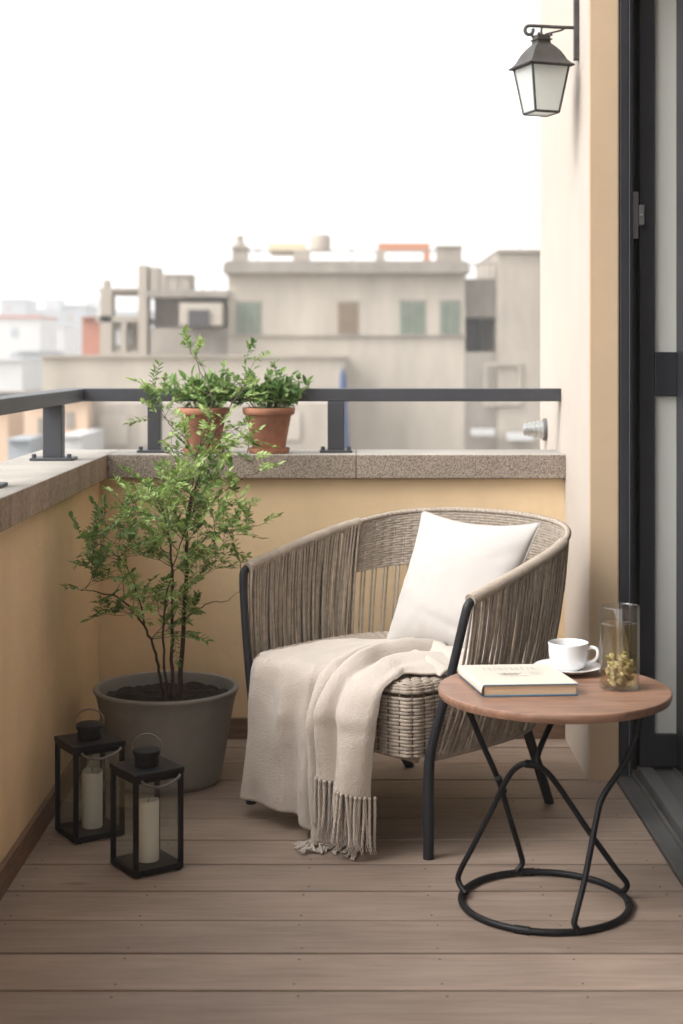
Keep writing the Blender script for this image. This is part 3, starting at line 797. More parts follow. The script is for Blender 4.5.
def build_book():
    t = thing('book', (.39, 3.44, HT), 'cream covered hardback book with blue boards lying closed on the round table', 'book')
    ang = R(7.5); c = Vector((.388, 3.437, HT)); ex = Vector((math.cos(R(4)), math.sin(R(4)), 0)); ey = Vector((-math.sin(R(10)), math.cos(R(10)), 0))
    T = Matrix(((ex.x, ey.x, 0, c.x), (ex.y, ey.y, 0, c.y), (0, 0, 1, c.z), (0, 0, 0, 1)))
    w, h = .106, .108
    mb = MB(); mb.box((-w, -h, .0005), (w, h, .0032), T=T); mb.box((-w, -h, .0245), (w, h, .0268), T=T)
    rows = []
    for k in range(9):
        a = math.pi/2 + math.pi*k/8; rows.append([T @ Vector((-w + .001 + .006*math.cos(a), y, .0137 + .0131*math.sin(a))) for y in (-h, h)])
    mb.cur = 1; mb.grid(rows[:6]); mb.cur = 0; mb.grid(rows[5:]); mb.build('cover', [M_BLUE, M_JACKET], t, smooth=40, bevel=.0006)
    mb = MB(); mb.box((-w + .002, -h + .004, .0033), (w - .004, h - .004, .0244), T=T); mb.build('pages', M_PAGES, t, smooth=0)
    mb = MB(); mb.box((-w - .001, -h + .0005, .0269), (w + .0002, h - .0005, .0275), T=T); mb.build('jacket', M_JACKET, t, smooth=0)
    mb = MB(); rr = random.Random(3)
    z = .0278
    def stroke(x0, y0, x1, y1, wd):
        d = Vector((x1-x0, y1-y0, 0)); n = Vector((-d.y, d.x, 0)).normalized()*wd/2
        a, b = Vector((x0, y0, z)), Vector((x1, y1, z)); mb.add([T @ (a-n), T @ (b-n), T @ (b+n), T @ (a+n)], [(0,1,2,3)])
    x = -.062
    while x < .060:           # faint illegible title lettering
        hgt = .030; wd = rr.uniform(.008, .012); k = rr.randint(0, 3)
        stroke(x, .040, x, .040+hgt, .0012)
        if k in (0, 1): stroke(x, .040+hgt, x+wd*.8, .040+hgt, .0010)
        if k in (0, 2): stroke(x+wd*.7, .040, x+wd*.7, .040+hgt, .0009)
        if k == 1: stroke(x, .056, x+wd*.6, .056, .0009)
        if k == 3: stroke(x, .040+hgt, x+wd*.7, .040, .0010)
        x += wd + .003
    for k in range(26):
        a = rr.uniform(-.2, math.pi+.2); l = rr.uniform(.008, .026); cx, cy = rr.uniform(-.032, .0), rr.uniform(-.012, .002)
        stroke(cx, cy, cx + l*math.cos(a), cy + l*math.sin(a), rr.uniform(.0006, .0014))
    for k in range(5): stroke(-.045, -.018 - k*.0015, .02, -.020 - k*.001, .0006)
    for k in range(5): stroke(.03, .018 - k*.007, .03 + rr.uniform(.02, .035), .018 - k*.007, .0007)
    mb.build('cover_print', M_INK, t, smooth=0, recalc=False)
build_book()

def build_cup():
    c = (.5256, 3.585, HT)
    t = thing('saucer', c, 'white porcelain saucer under the teacup on the round table', 'saucer')
    mb = MB(); mb.lathe([(0,.001),(.040,.001),(.042,.003),(.060,.008),(.079,.0155),(.0805,.017),(.079,.0180),(.058,.0115),(.040,.0065),(.036,.0055),(.0,.005)], c, 64)
    mb.build('dish', M_PORC, t, smooth=60)
    c2 = (c[0]+.001, c[1], HT + .0058)
    t = thing('teacup', c2, 'white porcelain teacup standing on its saucer, handle to the right', 'cup')
    mb = MB(); mb.lathe([(0,.002),(.024,.001),(.025,.0),(.027,.001),(.030,.004),(.039,.011),(.044,.022),(.0465,.04),(.0475,.062),(.0482,.0655),(.0468,.0668),(.0455,.065),(.0445,.04),(.042,.023),(.037,.013),(.028,.006),(0,.0045)], c2, 64)
    mb.build('cup_body', M_PORC, t, smooth=60)
    mb = MB(); h = catmull([(.044,0,.052),(.056,-.003,.056),(.067,-.005,.052),(.070,-.006,.042),(.066,-.005,.030),(.055,-.003,.022),(.043,0,.019)], 5)
    T = Matrix.Translation(Vector(c2)) @ Matrix.Rotation(R(-8), 4, 'Z')
    mb.tube([T @ Vector(p) for p in h], .0042, 10); mb.build('handle', M_PORC, t, smooth=60)
    mb = MB(); mb.lathe([(0,.046),(.0448,.046)], c2, 48); mb.build('tea', pm('black tea', (.10,.04,.012), .1), t, recalc=False)
build_cup()

def build_jug():
    c = (.618, 3.415, HT)
    t = thing('glass_jug', c, 'clear glass tumbler jug half full of pale tea and flowers on the round table', 'glass')
    mb = MB(); r = .0455
    mb.lathe([(0,.001),(r-.003,.001),(r-.0005,.003),(r,.007),(r,.05),(r,.185),(r-.0008,.1875),(r-.0018,.1865),(r-.0024,.183),(r-.0024,.012),(r-.006,.0075),(0,.007)], c, 64)
    mb.build('glass_body', M_THIN, t, smooth=50)
    mb = MB(); ri = r-.0030
    mb.lathe([(0,.0082),(ri-.004,.0085),(ri,.013),(ri,.146),(ri-.002,.1475),(0,.147)], c, 56); mb.build('drink', M_TEA, t, smooth=50)
    mb = MB(); rr = random.Random(11)
    for k in range(120):
        bm = bmesh.new(); bmesh.ops.create_icosphere(bm, subdivisions=1, radius=1)
        s = rr.uniform(.006, .011); a = rr.uniform(0, 6.3); d = .031*rr.random()**.6; z = .014 + rr.random()**1.3*.062
        Mx = Matrix.Translation((c[0]+d*math.cos(a), c[1]+d*math.sin(a), HT+z)) @ Matrix.Rotation(rr.uniform(0,3), 4, (rr.random(), rr.random(), .5)) @ Matrix.Diagonal((s, s*rr.uniform(.4,1), s*rr.uniform(.3,.8), 1))
        mb.add([Mx @ (v.co*(1+.3*noise.noise(v.co*2+Vector((k,0,0))))) for v in bm.verts], [[v.index for v in f.verts] for f in bm.faces]); bm.free()
    m = leafmat('steeped flower', (.42,.38,.16), (.74,.66,.38), (.86,.82,.66)); mb.build('flowers', m, t, smooth=60)
build_jug()

# ---------------------------------------------------------------- lanterns and candles
def build_lanterns():
    s = .066; H = .25
    t = local(thing('candle_lantern', (-.492, 3.668, 0), 'black metal box lantern with glass sides standing in front, nearer the chair', 'lantern', 'black box lanterns on the deck', R(35)))
    mb = MB(); b = .0055
    mb.box((-s,-s,.004), (s,s,.018)); mb.box((-s+.004,-s+.004,.0), (-s+.02,-s+.02,.004)); mb.box((s-.02,s-.02,.0), (s-.004,s-.004,.004)); mb.box((-s+.004,s-.02,.0), (-s+.02,s-.004,.004)); mb.box((s-.02,-s+.004,.0), (s-.004,-s+.02,.004))
    mb.build('base', M_BLACK, t, smooth=0, bevel=.001)
    mb = MB()
    for sx in (-1,1):
        for sy in (-1,1): mb.box((sx*(s-b)-b, sy*(s-b)-b, .0185), (sx*(s-b)+b, sy*(s-b)+b, H-.012))
    for sg in (-1,1):
        mb.box((-s+2*b, sg*(s-b)-b+.001, H-.024), (s-2*b, sg*(s-b)+b-.001, H-.0125)); mb.box((sg*(s-b)-b+.001, -s+2*b, H-.024), (sg*(s-b)+b-.001, s-2*b, H-.0125))
    mb.build('frame', M_BLACK, t, smooth=0, bevel=.0008)
    mb = MB(); mb.box((-s-.002,-s-.002,H-.012), (s+.002,s+.002,H)); mb.build('lid', M_BLACK, t, smooth=0, bevel=.002)
    mb = MB(); mb.lathe([(.030,H),(.030,H+.026),(.0335,H+.027),(.0345,H+.034),(.033,H+.038),(.026,H+.041),(0,H+.042)], n=32); mb.build('chimney', M_BLACK, t, smooth=40)
    mb = MB(); pts = []
    tl = R(-35)
    for k in range(17):
        a = -R(25) + (math.pi + R(50))*k/16; pts.append(Matrix.Rotation(tl, 3, 'Z') @ Vector((.036*math.cos(a), 0.004*math.sin(a), H + .045 + .030*math.sin(a))))
    mb.tube(pts, .0020, 8); mb.build('handle', M_HANDLE, t, smooth=60)
    mb = MB()
    for y in (-s-.004,):
        mb.tube(catmull([(-s+.016,y,H-.016),(-s+.026,y-.004,H-.026),(-s+.05,y-.006,H-.034),(-.0,y-.006,H-.036),(s-.04,y-.006,H-.031),(s-.02,y-.004,H-.022),(s-.012,y,H-.016)],4), .0034, 8)
    mb.build('swing_bail', M_HANDLE, t, smooth=60)
    for k in range(4):
        mb = MB(); mb.box((-s+2*b+.0005, -s+b-.001, .019), (s-2*b-.0005, -s+b+.001, H-.0245), T=Matrix.Rotation(k*math.pi/2, 4, 'Z')); mb.build('pane', M_PANE, t, smooth=0)
    t2 = copy_tree(t); t2.location = (-.676, 3.925, 0); t2.rotation_euler.z = R(32); t2.scale = (1.05, 1.05, 1.0)
    t2['label'] = 'black metal box lantern with glass sides behind the other, close to the left wall'
    c = local(thing('pillar_candle', (-.489, 3.67, .018), 'unlit ivory pillar candle inside the nearer black lantern', 'candle', 'candles in the lanterns'))
    mb = MB(); mb.lathe([(0,0),(.026,0),(.0268,.003),(.0268,.142),(.0255,.146),(.021,.1445),(.008,.1395),(0,.139)], n=32)
    rng = mb.v; mb.v = [(x, y, z + (.002*x/.026 + .0012*math.sin(5*y/.026) if z > .13 else 0)) for x, y, z in rng]
    mb.build('wax', M_WAX, c, smooth=40)
    mb = MB(); mb.tube([(0,0,.136),(.001,0,.146),(.003,0,.152)], .0011, 6); mb.build('wick', pm('burnt wick', (.02,.02,.02), .9), c)
    c2 = copy_tree(c); c2.location = (-.670, 3.93, .018); c2.rotation_euler.z = 2; c2['label'] = 'unlit ivory pillar candle inside the lantern by the left wall'
build_lanterns()

# ---------------------------------------------------------------- planter and its shrub
def leaf(mb, p, d, up, L, W):
    """pointed oval leaf, folded a little along the midrib"""
    d = d.normalized(); s = d.cross(up)
    if s.length < 1e-4: s = d.cross(Vector((1,0,0)))
    s.normalize(); n = s.cross(d)
    dr = -.12*L
    v = [p, p + d*L*.30 + s*W*.42 + n*W*.16, p + d*L*.66 + s*W*.36 + n*(W*.12 + dr*.4), p + d*L + n*dr, p + d*L*.66 - s*W*.36 + n*(W*.12+dr*.4), p + d*L*.30 - s*W*.42 + n*W*.16, p + d*L*.33, p + d*L*.66 + n*dr*.4]
    mb.add(v, [(0,6,1),(1,6,7,2),(2,7,3),(0,5,6),(5,4,7,6),(4,3,7)])
def rvec(r): 
    while True:
        v = Vector((r.uniform(-1,1), r.uniform(-1,1), r.uniform(-1,1)))
        if .05 < v.length < 1: return v.normalized()
def px(x, y, Y): return Vector(((x-348)*Y/1500, Y, EYE - (y-356)*Y/1500))

def grow(r, stems, attract, trunk_r):
    """stems: list of node polylines. returns tubes [(pts, radii)] and sprig frames [(p, dir)]"""
    nodes = []; tubes = []; sprigs = []
    for st, r0 in stems:
        pts = catmull(st, 6); n = len(pts)
        pts = [p + rvec(r)*.003 for p in pts]
        tubes.append((pts, [r0*(1-.75*i/(n-1)) for i in range(n)]))
        for i, p in enumerate(pts):
            if i > n*.30: nodes.append((p, r0*(1-.75*i/(n-1))))
        sprigs.append((pts[-1], (pts[-1]-pts[-3]).normalized()))
    base = stems[0][0][0]
    attract = sorted(attract, key=lambda a: min((a-n[0]).length for n in nodes))
    for a in attract:
        best = None; bd = 1e9
        for (p, rad) in nodes:
            d = (a-p).length + max(0, (p.z - a.z) + .02)*1.6
            if d < bd: bd = d; best = (p, rad)
        p, rad = best; ln = (a-p).length
        if ln < .012: sprigs.append((a, rvec(r))); continue
        mid = p.lerp(a, .5) + Vector((0,0,-.10*ln)) + rvec(r)*ln*.10
        k = max(2, int(ln/.02)); pts = [ (p*(1-f)**2 + mid*2*f*(1-f) + a*f*f) for f in [i/k for i in range(k+1)]]
        r1 = min(rad*.8, .0016); r2 = .0007
        rs = [r1 + (r2-r1)*i/k for i in range(k+1)]
        tubes.append((pts, rs))
        for i in range(1, k+1): nodes.append((pts[i], rs[i]))
        sprigs.append((a, (a-pts[-2]).normalized()))
        if ln > .06: sprigs.append((pts[k//2+1] if k > 2 else a, (rvec(r)+Vector((0,0,.5))).normalized()))
    return tubes, sprigs

def build_planter():
    c = Vector((-.535, 4.42, 0))
    t = thing('planter_pot', tuple(c), 'large round tapered charcoal grey planter filled with dark soil in the corner', 'planter')
    mb = MB(); mb.lathe([(0,.0),(.145,.0),(.155,.004),(.162,.02),(.175,.09),(.188,.17),(.2,.235),(.2075,.262),(.2125,.268),(.2135,.273),(.212,.277),(.208,.2785),(.199,.277),(.196,.270),(.188,.20),(.15,.19),(0,.19)], tuple(c), 96)
    mb.build('pot', M_POT, t, smooth=50)
    mb = MB(); rows = []
    for i in range(26):
        rad = .195*i/25; rows.append([Vector((c.x+rad*math.cos(a), c.y+rad*math.sin(a), .245 + .010*noise.noise(Vector((rad*math.cos(a)*22, rad*math.sin(a)*22, 1))) + .006*noise.noise(Vector((rad*math.cos(a)*70, rad*math.sin(a)*70, 4))))) for a in [2*math.pi*k/70 for k in range(70)]])
    mb.grid(rows, closed=True); o = mb.build('soil', M_SOIL, t, smooth=60); tag(o, kind=None)
    r = random.Random(5)
    s = thing('potted_shrub', (c.x, c.y, .24), 'airy green shrub with small leaves and thin brown stems growing in the grey planter', 'shrub')
    stems = [
        ([px(180,697,4.42), px(183,640,4.42), px(186,580,4.42), px(188,520,4.43), px(196,460,4.45), px(205,430,4.5)], .0085),
        ([px(172,698,4.40), px(172,640,4.38), px(173,580,4.36), px(168,530,4.34), px(160,505,4.33)], .0065),
        ([px(163,697,4.40), px(157,660,4.36), px(146,630,4.32), px(124,602,4.25), px(100,592,4.18), px(82,590,4.12)], .0048),
        ([px(168,699,4.36), px(163,640,4.32), px(168,590,4.3), px(180,545,4.28), px(196,505,4.3)], .0042),
        ([px(146,630,4.32), px(136,590,4.27), px(122,560,4.22), px(100,545,4.14), px(80,535,4.08)], .003),
        ([px(188,520,4.43), px(205,455,4.5), px(222,420,4.6), px(240,390,4.7), px(254,362,4.78)], .0032),
        ([px(196,460,4.45), px(186,440,4.55), px(170,425,4.62), px(157,405,4.66), px(152,388,4.66)], .0028),
        ([px(206,440,4.5), px(212,400,4.6), px(200,370,4.66), px(188,345,4.68)], .0026),
        ([px(188,560,4.42), px(210,535,4.42), px(236,530,4.42), px(262,524,4.42)], .0026),
        ([px(190,530,4.43), px(215,500,4.46), px(240,480,4.5), px(262,470,4.5)], .0024),
        ([px(185,620,4.42), px(205,605,4.42), px(228,600,4.42), px(238,592,4.42)], .0022),
    ]
    cl = [(142,532,46,42,44,4.26), (190,535,40,58,62,4.38), (165,502,55,26,36,4.32), (96,556,26,34,22,4.10), (125,598,34,24,20,4.20), (222,512,34,32,22,4.42),
          (188,452,24,34,18,4.48), (158,408,12,26,10,4.66), (224,436,26,22,14,4.58), (176,612,22,40,20,4.36), (248,520,18,9,5,4.42), (250,468,14,12,4,4.5), (200,480,34,24,22,4.42),
          (240,392,16,14,6,4.70), (196,352,8,10,4,4.68), (206,395,10,14,4,4.62), (150,388,14,6,4,4.66), (246,440,20,20,5,4.58), (236,570,10,24,4,4.42)]
    att = []; 
    for (cx, cy, rx, ry, n, Y) in cl:
        for _ in range(int(n*1.1)):
            while True:
                a, b, d = r.uniform(-1,1), r.uniform(-1,1), r.uniform(-1,1)
                if a*a+b*b+d*d < 1: break
            YY = Y + d*min(rx, 40)*.0045
            p = px(cx+a*rx, cy+b*ry, YY)
            p.x = max(p.x, -.74 if p.z < .95 else -.9, (92-348)*p.y/1500)
            if p.z < .97: p.y = min(p.y, 4.84)
            att.append(p)
    tubes, sprigs = grow(r, stems, att, .008)
    mb = MB()
    for pts, rs in tubes: mb.tube(pts, rs, 6)
    mb.build('stems', M_BARK, s, smooth=60)
    ml = MB(); tw = MB()
    for (p, d) in sprigs:
        d = (d + rvec(r)*.45 + Vector((0,0,.12))).normalized(); Ls = r.uniform(.045, .085); n = r.randint(9, 12)
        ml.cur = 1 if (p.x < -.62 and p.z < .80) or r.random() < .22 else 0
        pts = [p + d*Ls*f + Vector((0,0,-.018*f*f)) for f in (0,.33,.66,1)]; tw.tube(pts, [.0008,.0007,.0006,.0004], 4, cap=False)
        side = d.cross(Vector((0,0,1))).normalized() if abs(d.z) < .95 else Vector((1,0,0))
        rollv = Matrix.Rotation(r.uniform(-.9,.9), 3, d) @ side
        for k in range(n):
            f = (k+.6)/n; q = p + d*Ls*f + Vector((0,0,-.018*f*f)); sg = 1 if k % 2 else -1
            ld = (d*.75 + rollv*sg*.85 + rvec(r)*.25).normalized()
            leaf(ml, q, ld, (Vector((0,0,1)) + rvec(r)*.5).normalized(), r.uniform(.016,.026), r.uniform(.010,.0155))
        leaf(ml, pts[-1], (d + rvec(r)*.2), Vector((0,0,1)) + rvec(r)*.4, r.uniform(.020,.030), .015)
    tag(tw.build('twigs', pm('green twig', (.10,.12,.04), .7), s, smooth=0), kind='stuff')
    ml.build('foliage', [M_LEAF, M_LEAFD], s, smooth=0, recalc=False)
build_planter()

def build_terracotta():
    P = [( -.478, 4.966, 'terracotta pot on a saucer under the handrail, left of the pair on the rear coping', 'left'),
         ( -.262, 4.966, 'terracotta pot on a saucer under the handrail, right of the pair on the rear coping', 'right')]
    for i, (x, y, lab, sd) in enumerate(P):
        sc = local(thing('plant_saucer', (x, y, HC), 'terracotta saucer under the %s terracotta pot on the coping' % sd, 'saucer', 'saucers under the terracotta pots'))
        mb = MB(); mb.lathe([(0,.0),(.062,.0),(.066,.003),(.070,.015),(.0705,.017),(.068,.017),(.064,.006),(0,.005)], n=48); mb.build('dish', M_TERRA, sc, smooth=50)
        t = local(thing('terracotta_pot', (x, y, HC + .006), lab, 'flower pot', 'terracotta pots on the coping'))
        mb = MB(); mb.lathe([(0,0),(.050,0),(.053,.003),(.074,.118),(.0745,.1185),(.082,.121),(.085,.124),(.087,.140),(.086,.144),(.082,.1445),(.078,.142),(.076,.125),(.074,.12),(0,.118)], n=64); mb.build('pot', M_TERRA, t, smooth=40)
        mb = MB(); mb.lathe([(0,.133),(.04,.131),(.0775,.128)], n=30); mb.build('soil', M_SOIL, t, smooth=60)
        r = random.Random(20+i)
        z0 = HC + .135
        s = thing('leafy_plant', (x, y, z0), ('bushy bright green plant with a tall thin shoot' if i == 0 else 'bushy green plant with broad leaves leaning right') + ' in the %s terracotta pot' % sd, 'plant')
        ms = MB(); ml = MB()
        n = 52 if i == 0 else 58
        for k in range(n):
            a = r.uniform(0, 6.283); sp = r.uniform(.1, 1)
            L = r.uniform(.09, .16)*(1 - .25*sp); base = Vector((x + .045*sp*math.cos(a), y + .045*sp*math.sin(a), z0))
            d = Vector((math.cos(a)*1.0*sp + (.12 if i else .05), math.sin(a)*.55*sp - .15, 1)).normalized()
            tip = base + d*L + Vector((math.cos(a), math.sin(a)*.6, 0))*.02*sp
            pts = catmull([base, base.lerp(tip, .5) + Vector((0,0,.008)), tip], 3); ms.tube(pts, [.0016]*4 + [.0012]*3, 5)
            for m_ in range(r.randint(6, 9)):
                f = r.uniform(.35, 1); q = base.lerp(tip, f); ld = (d*.4 + rvec(r)*.9 + Vector((0,0,.25))).normalized()
                leaf(ml, q, ld, (Vector((0,0,1)) + rvec(r)*.6).normalized(), r.uniform(.026,.045), r.uniform(.013,.021))
        shoots = [[px(214,405,4.93), px(205,372,4.92), px(193,352,4.92), px(184,336,4.92)], [px(222,404,4.95), px(228,380,4.95), px(224,368,4.95)]] if i == 0 else [[px(258,405,4.93), px(246,375,4.93), px(248,352,4.93), px(252,343,4.92)], [px(280,404,4.93), px(292,388,4.92), px(300,378,4.92)], [px(270,405,4.95), px(276,380,4.95), px(274,364,4.95)]]
        for st in shoots:
            pts = catmull(st, 5); ms.tube(pts, [.0016 - .0008*j/len(pts) for j in range(len(pts))], 5)
            for j in range(4, len(pts)):
                for _ in range(2 if j < len(pts)-3 else 4):
                    ld = ((pts[j]-pts[j-1]).normalized()*.5 + rvec(r)).normalized(); leaf(ml, pts[j], ld, Vector((0,0,1)) + rvec(r)*.5, r.uniform(.018,.034), r.uniform(.009,.014))
        ms.build('stems', pm('green stem', (.16,.20,.07), .6), s, smooth=60); ml.build('foliage', [M_LEAFP if i == 0 else M_LEAF2], s, smooth=0, recalc=False)
M_LEAF2 = leafmat('broad leaf', (.06,.13,.03), (.13,.24,.06), (.24,.36,.12))
build_terracotta()

# ---------------------------------------------------------------- the town beyond
G0 = -13.0
M_B1 = pm('beige render', (.42, .375, .315), .95, vscale=.9, vamt=.16, v2=(.15, .10), stretch=(1, 1, .3))
M_B2 = pm('grey beige render', (.35, .31, .26), .95, vscale=.9, vamt=.22, stretch=(1, 1, .3))
M_B3 = pm('dusty concrete', (.28, .25, .215), .95, vscale=1.2, vamt=.25, stretch=(1, 1, .4))
M_B4 = pm('peach render', (.58, .42, .30), .95, vscale=.3, vamt=.10)
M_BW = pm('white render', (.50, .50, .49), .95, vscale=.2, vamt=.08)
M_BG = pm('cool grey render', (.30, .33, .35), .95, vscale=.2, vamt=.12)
M_BR = pm('brick red render', (.42, .17, .11), .95, vscale=.4, vamt=.1)
M_ROOFR = pm('red roof tile', (.38, .15, .10), .9)
M_DK = pm('dark window void', (.04, .037, .038), .6)
M_GS = pm('green shutter paint', (.19, .225, .175), .8, vscale=2, vamt=.15)
M_BS = pm('brown shutter wood', (.24, .18, .12), .8, vscale=2, vamt=.15)
M_BLU = pm('navy canvas', (.05, .08, .16), .9)
M_ORA = pm('orange brick', (.48, .22, .13), .9)
YB = 55.0
def bx(mb, x0, x1, y0, y1, Y=YB, d=8.0, front=0.0):
    """box from measured bearings: columns x0..x1, rows y0 (top)..y1 (bottom) on the plane Y"""
    k = Y/1500; zt = EYE - (y0-356)*k; zb = EYE - (y1-356)*k if y1 is not None else G0
    mb.box(((x0-348)*k, Y-front, zb), ((x1-348)*k, Y+d, zt))
def each(name, m, parent, rects, Y=YB, **kw):
    for (a, b, c, e) in rects:
        mb = MB(); bx(mb, a, b, c, e, Y=Y, **kw); mb.build(name, m, parent, smooth=0)
def build_town():
    # main house
    t = thing('apartment_house', (0, YB, G0), 'wide beige house with green shutters and a pillared roof parapet facing the balcony', 'house')
    mb = MB(); bx(mb, 228, 465, 272, None); mb.build('wall', M_B1, t, smooth=0)
    mb = MB(); bx(mb, 224, 469, 264, 273.5, d=8.4, front=.45); bx(mb, 226, 467, 261, 264, d=8, front=.2); mb.build('cornice', M_B3, t, smooth=0)
    mb = MB(); bx(mb, 228, 466, 334.5, 336.5, front=.12, d=.0); mb.build('string_course', M_B2, t, smooth=0)
    each('roof_pillar', M_B2, t, ((232,247,248,261),(293,310,250,261),(376,385,250,261),(437,462,247,261)), d=.8)
    each('pillar_cap', M_B2, t, ((436,463,245.5,247.2),(231,248,246,248.2)), d=1, front=.1)
    each('roof_rail', M_B3, t, ((247.2,292.8,250,252),(310.2,375.8,250,252),(385.2,436.8,250,252)), d=.15)
    mb = MB(); bx(mb, 378, 430, 243, 251.5, Y=YB+2, d=.5); bx(mb, 378, 384, 251.5, 262, Y=YB+2, d=.5); bx(mb, 424, 430, 251.5, 262, Y=YB+2, d=.5); mb.build('roof_frame', M_ORA, t, smooth=0)
    mb = MB(); mb.lathe([(.22,0),(.22,.1),(.12,.2),(.16,.32),(.10,.42),(0,.46)], ((239-348)*YB/1500, YB+.4, EYE-(246-356)*YB/1500), 12); mb.build('finial', M_B2, t)
    mb = MB(); bx(mb, 268, 305, 243, 251, Y=YB+4, d=3); mb.build('roof_hut', pm('yellow render', (.62,.52,.36), .9), t, smooth=0)
    mb = MB(); mb.lathe([(.42,0),(.42,.55),(.36,.66),(.15,.70),(0,.72)], ((320-348)*59/1500, 59, 5.35), 20); mb.build('water_tank', M_B2, t)
    for (a, b, c, e, m) in ((236,261,302,334,M_GS),(338,358,302,334,M_BS),(400,425,301,334,M_GS),(440,460,301,334,M_GS)):
        mb = MB(); bx(mb, a-1, b+1, c-1, c+.8, front=.06, d=0); w = mb.build('window', M_B3, t, smooth=0)
        mb = MB(); bx(mb, a-2, b+2, e, e+1.6, front=.14, d=0); mb.build('sill', M_B3, w, smooth=0)
        mid = (a+b)/2
        for p, q in (((a, mid-.3), (mid+.3, b)) if m is M_GS else ((a, b),)):
            mb = MB(); bx(mb, p, q, c+.8, e, front=.04, d=0)
            k = c + 3
            while k < e-1: bx(mb, p+1, q-1, k, k+.7, front=.065, d=-.041); k += 2.2
            mb.build('shutter', m, w, smooth=0)
    # right hand bay with the dark loggia
    t = thing('apartment_house', (6.4, YB, G0), 'plain grey beige block with a dark open loggia beside the cream pillar', 'house')
    mb = MB(); bx(mb, 465.5, 497, 352, None, d=8); bx(mb, 465.5, 497, 278, 317, d=8, front=-.5); bx(mb, 465.5, 497, 317, 352, d=4, front=-2.5); mb.build('wall', M_B3, t, smooth=0)
    mb = MB(); bx(mb, 497, 640, 252, None, d=9, front=.3); bx(mb, 496, 641, 250, 252.5, d=9.3, front=.5); mb.build('side_wall', M_B2, t, smooth=0)
    mb = MB(); bx(mb, 466, 480, 318, 352, Y=YB+2.4, d=.05); mb.build('opening', M_DK, t, smooth=0)
    mb = MB(); bx(mb, 465.5, 497, 263, 264.5, d=.1); 
    for k in range(466, 497, 6): bx(mb, k, k+.6, 264.5, 278, d=.1)
    mb.build('roof_rail', M_B3, t, smooth=0)
    mb = MB()
    for (a, b, c, e) in ((483,520,362,366),(483,486,366,402),(517,520,366,402),(483,520,402,405)): bx(mb, a, b, c, e, front=.42, d=-.3)
    mb.build('blind_window', M_B2, t, smooth=0)
    each('awning', M_BW, t, ((470,492,428,434),(505,530,432,439)), front=1.0, d=-.4)
    for q, (ax, ay, ah, lab) in enumerate(((205,277,9,'thin television aerial on the low flat roofed wing'),(352,261,16,'tall thin television aerial on the main roof'),(258,261,14,'thin television aerial near the left end of the main roof'),(520,250,13,'thin television aerial on the block beside the pillar'),(118,288,12,'thin television aerial on the terrace house'))):
        k = 57/1500; x = (ax-348)*k; z0 = EYE-(ay-356)*k; tt = thing('roof_aerial', (x, 57, z0), lab, 'aerial', 'television aerials on the roofs')
        mb = MB(); mb.tube([(x,57,z0),(x,57,z0+ah*k)], .022, 6)
        for j in range(3): mb.box((x-.22+j*.04, 56.99, z0+ah*k*(.98-j*.17)), (x+.22-j*.04, 57.01, z0+ah*k*(.98-j*.17)+.02))
        mb.build('mast', M_B3, tt, smooth=0)
    # blue closed parasol
    t = thing('closed_parasol', ((343-348)*45/1500, 45, -3.2), 'closed navy blue parasol standing in front of the beige house', 'parasol')
    x, z1 = (343-348)*45/1500, EYE-(367-356)*45/1500
    mb = MB(); mb.lathe([(.02,z1),(.10,z1-.3),(.15,z1-1.4),(.20,z1-2.4),(.14,z1-2.6),(0,z1-2.6)], (x, 45, 0), 12); mb.build('canopy', M_BLU, t)
    mb = MB(); mb.tube([(x,45,G0+.1),(x,45,z1-2.6)], .04, 8); mb.build('pole', M_B3, t)
    # left wing
    t = thing('roof_house', (-9, YB, G0), 'flat roofed wing with a dark square window and roof railing beside the beige house', 'house')
    mb = MB(); bx(mb, 150, 228, 297, 356, d=7, front=-1.2); mb.build('wall', M_B2, t, smooth=0)
    mb = MB(); bx(mb, 148, 229, 291, 297.5, d=8, front=.5); mb.build('roof_slab', M_B3, t, smooth=0)
    mb = MB(); bx(mb, 165, 226, 277, 278.3, d=.1)
    for k in range(166, 226, 12): bx(mb, k, k+1, 278.3, 291, d=.1)
    mb.build('roof_rail', M_B2, t, smooth=0)
    each('chimney_stack', M_B2, t, ((138,147,265,356),(150,159,267,291),(160,192,274,291)), d=1.1)
    mb = MB(); bx(mb, 192, 212, 311, 327, front=-1.15, d=-1.3); f = mb.build('window', M_DK, t, smooth=0)
    mb = MB(); bx(mb, 150, 228, 328, 356, front=.0, d=.3); mb.build('balcony_wall', M_B3, t, smooth=0)
    mb = MB(); bx(mb, 183, 224, 304, 326, front=-1.12, d=-1.16); mb.build('pale_panel', M_B1, t, smooth=0)
    # pergola like terrace house
    t = thing('terrace_house', (-15, YB, G0), 'open concrete terrace house with square columns and a sloping canopy', 'house')
    each('column', M_B2, t, ((100,112,291.2,356),(121,126,322.2,352)), d=.8)
    each('slab', M_B2, t, ((98,137.8,288,291),(96,137.8,316,322),(112.2,137.8,352,356)), d=5)
    mb = MB(); bx(mb, 112, 138, 322, 352, Y=YB+4, d=.3); mb.build('rear_wall', M_B1, t, smooth=0)
    mb = MB(); bx(mb, 114, 132, 330, 345, Y=YB+3.9, d=.05); mb.build('window', M_BW, t, smooth=0)
    mb = MB(); bx(mb, 103, 109, 280, 288, d=.5); mb.build('chimney', M_B2, t, smooth=0)
    # long beige wall
    t = thing('terrace_block', (-11, 50, G0), 'long blank beige terrace block with a flat top below the roof houses', 'building')
    mb = MB(); bx(mb, 42, 345, 357, None, Y=51, d=12); mb.build('wall', M_B1, t, smooth=0)
    mb = MB(); bx(mb, 41, 346, 355, 357.5, Y=51, d=12, front=.15); mb.build('coping', M_B2, t, smooth=0)
